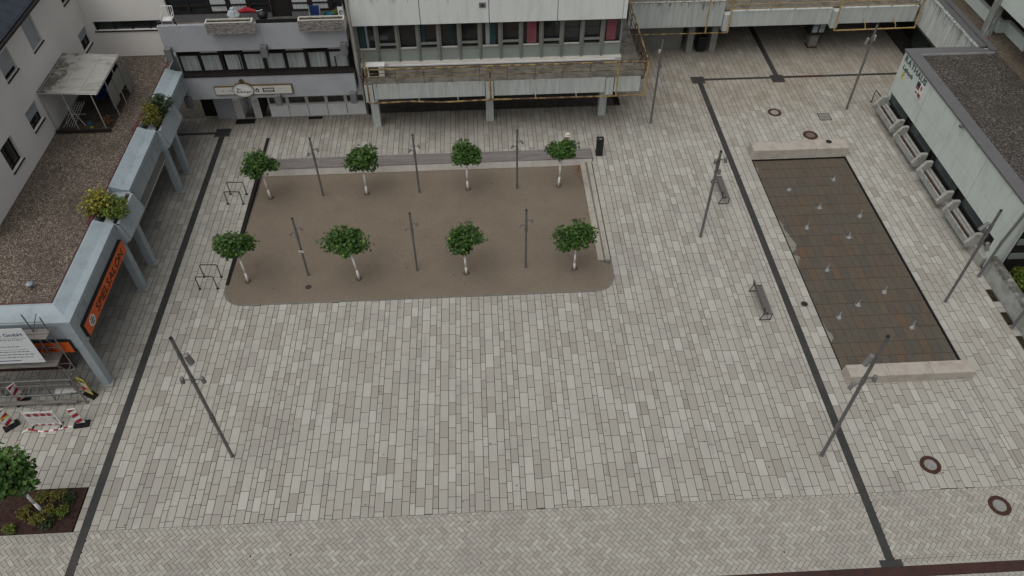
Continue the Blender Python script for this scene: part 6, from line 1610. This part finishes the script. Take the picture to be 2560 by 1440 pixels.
for b_ in ((-.22, -.03, .18, -.18, .01, 1.14), (.18, -.03, .18, .22, .01, 1.14), (-.18, -.03, 1.10, .18, .01, 1.14), (-.18, -.03, .18, .18, .01, .22)): build('yellow_edge', MB().box(*b_), m_ribbon, t, world=False)
build('red_figure', MB().lathe([(.11, -.02), (.13, 0), (.10, .02)], (0, -.022, .55), 12), m_red, t, world=False); build('red_figure', MB().box(-.15, -.026, .92, .15, -.021, 1.05), m_maroon, t, world=False)
# barrier fence
p0, p1 = g(83, 1066), g(157, 1063)
bf = thing('barrier_fence', 'white plastic barrier fence with red reflective blocks', 'barrier', ((p0.x + p1.x) / 2, p0.y, 0), math.atan2(p1.y - p0.y, p1.x - p0.x))
hw = (p1 - p0).length / 2; tl = Matrix.Scale(1.04, 3)
def bft(x0, y0, z0, x1, y1, z1, name, m):
    mb = MB().box(x0, y0, z0, x1, y1, z1); mb.v = [tuple(tl @ Vector(v)) for v in mb.v]; build(name, mb, m, bf, world=False)
bft(-hw, -.015, .05, -hw + .05, .015, 1.0, 'upright', m_white); bft(hw - .05, -.015, .05, hw, .015, 1.0, 'upright', m_white)
for a, b in ((.08, .16), (.62, .66), (.86, .92)): bft(-hw + .052, -.015, a, hw - .052, .015, b, 'cross_bar', m_white)
bft(-hw + .052, -.008, .66, hw - .052, .008, .86, 'back_panel', m_shutter)
for k in range(4):
    x = -hw + .08 + k * (2 * hw - .16) / 4
    bft(x + .05, -.022, .67, x + (.21 if k in (1, 2) else .17), -.009, .85, 'red_block', m_red)
    bft(x + .06, -.022, .09, x + .20, -.016, .15, 'red_block', m_red)
for k in range(11):
    x = -hw + .10 + k * (2 * hw - .2) / 11
    mb = MB().add([(x, -.01, .17), (x + .045, -.01, .17), (x - .08 + .045, -.01, .61), (x - .08, -.01, .61), (x, .01, .17), (x + .045, .01, .17), (x - .08 + .045, .01, .61), (x - .08, .01, .61)], [(0, 1, 2, 3), (7, 6, 5, 4), (0, 4, 5, 1), (1, 5, 6, 2), (2, 6, 7, 3), (3, 7, 4, 0)])
    mb.v = [tuple(tl @ Vector(v)) for v in mb.v]; build('slat', mb, m_white, bf, world=False)
for k in range(6): bft(-hw + .15 + k * (2 * hw - .3) / 5 - .02, -.01, .92, -hw + .15 + k * (2 * hw - .3) / 5 + .02, .01, .96, 'knob', m_white)
for x in (-hw + .03, hw - .03): build('foot', MB().box(x - .02, -.16, 0, x + .02, .16, .04), m_blackmatt, bf, world=False)
t = thing('barrier_tape', 'red and white barrier tape lying on the slabs before the barrier fence', 'tape', g(130, 1074))
pp = [g(a, b, .012) for a, b in ((55, 1082), (70, 1073), (95, 1078), (110, 1079), (122, 1077), (134, 1076), (146, 1073), (158, 1070), (170, 1067), (182, 1066))]
for k in range(len(pp) - 1):
    d = (pp[k + 1] - pp[k]).normalized(); n_ = Vector((-d.y, d.x, 0)) * .035
    build('tape_stripe', MB().add([pp[k] - n_, pp[k + 1] - n_, pp[k + 1] + n_ + Vector((0, 0, .01)), pp[k] + n_ + Vector((0, 0, .01))], [(0, 1, 2, 3)]), m_red if k % 2 else m_white, t, fix=False)
t = thing('ground_bar', 'thin grey fence bar lying on the slabs under the scaffold', 'bar', g(100, 990, .02))
build('tube', MB().tube(g(60, 987, .05), g(152, 984, .05), .022, None, 8), m_scaf, t); build('tube', MB().tube(g(0, 1005, .03), g(110, 1027, .03), .012, None, 6), m_scaf, t)

# ------------------------------------------------------------------ scattered leaves and crumbs on the square
rs = random.Random(55); mb = MB()
for k in range(150):
    if k < 55: x, y = rs.uniform(-11.9, 5.2), rs.uniform(24.2, 33.3); z = sand_z(y) + .006
    else:
        x, y = rs.uniform(-14.5, 22.5), rs.uniform(10.6, 40); z = .006
        if (SX0 < x < SX1 + .2 and SY0 < y < 34.5) or (POOL[0] - .1 < x < POOL[1] + .1 and 17.9 < y < 34.1): continue
    a = rs.random() * 6.28; q = rs.uniform(.018, .05)
    u = Vector((math.cos(a), math.sin(a), rs.uniform(-.1, .3))) * q; v = Vector((-math.sin(a), math.cos(a), rs.uniform(-.1, .3))) * q * .6
    c = Vector((x, y, z + .008)); mb.add([c - u, c + v, c + u, c - v], [(0, 1, 2, 3)])
tag(build('scattered_leaves', mb, mat('dark_leaf', (.05, .035, .022), rough=.9, var=.3), kind='stuff', fix=False), 'small dark dry leaves scattered over the square', 'leaves')
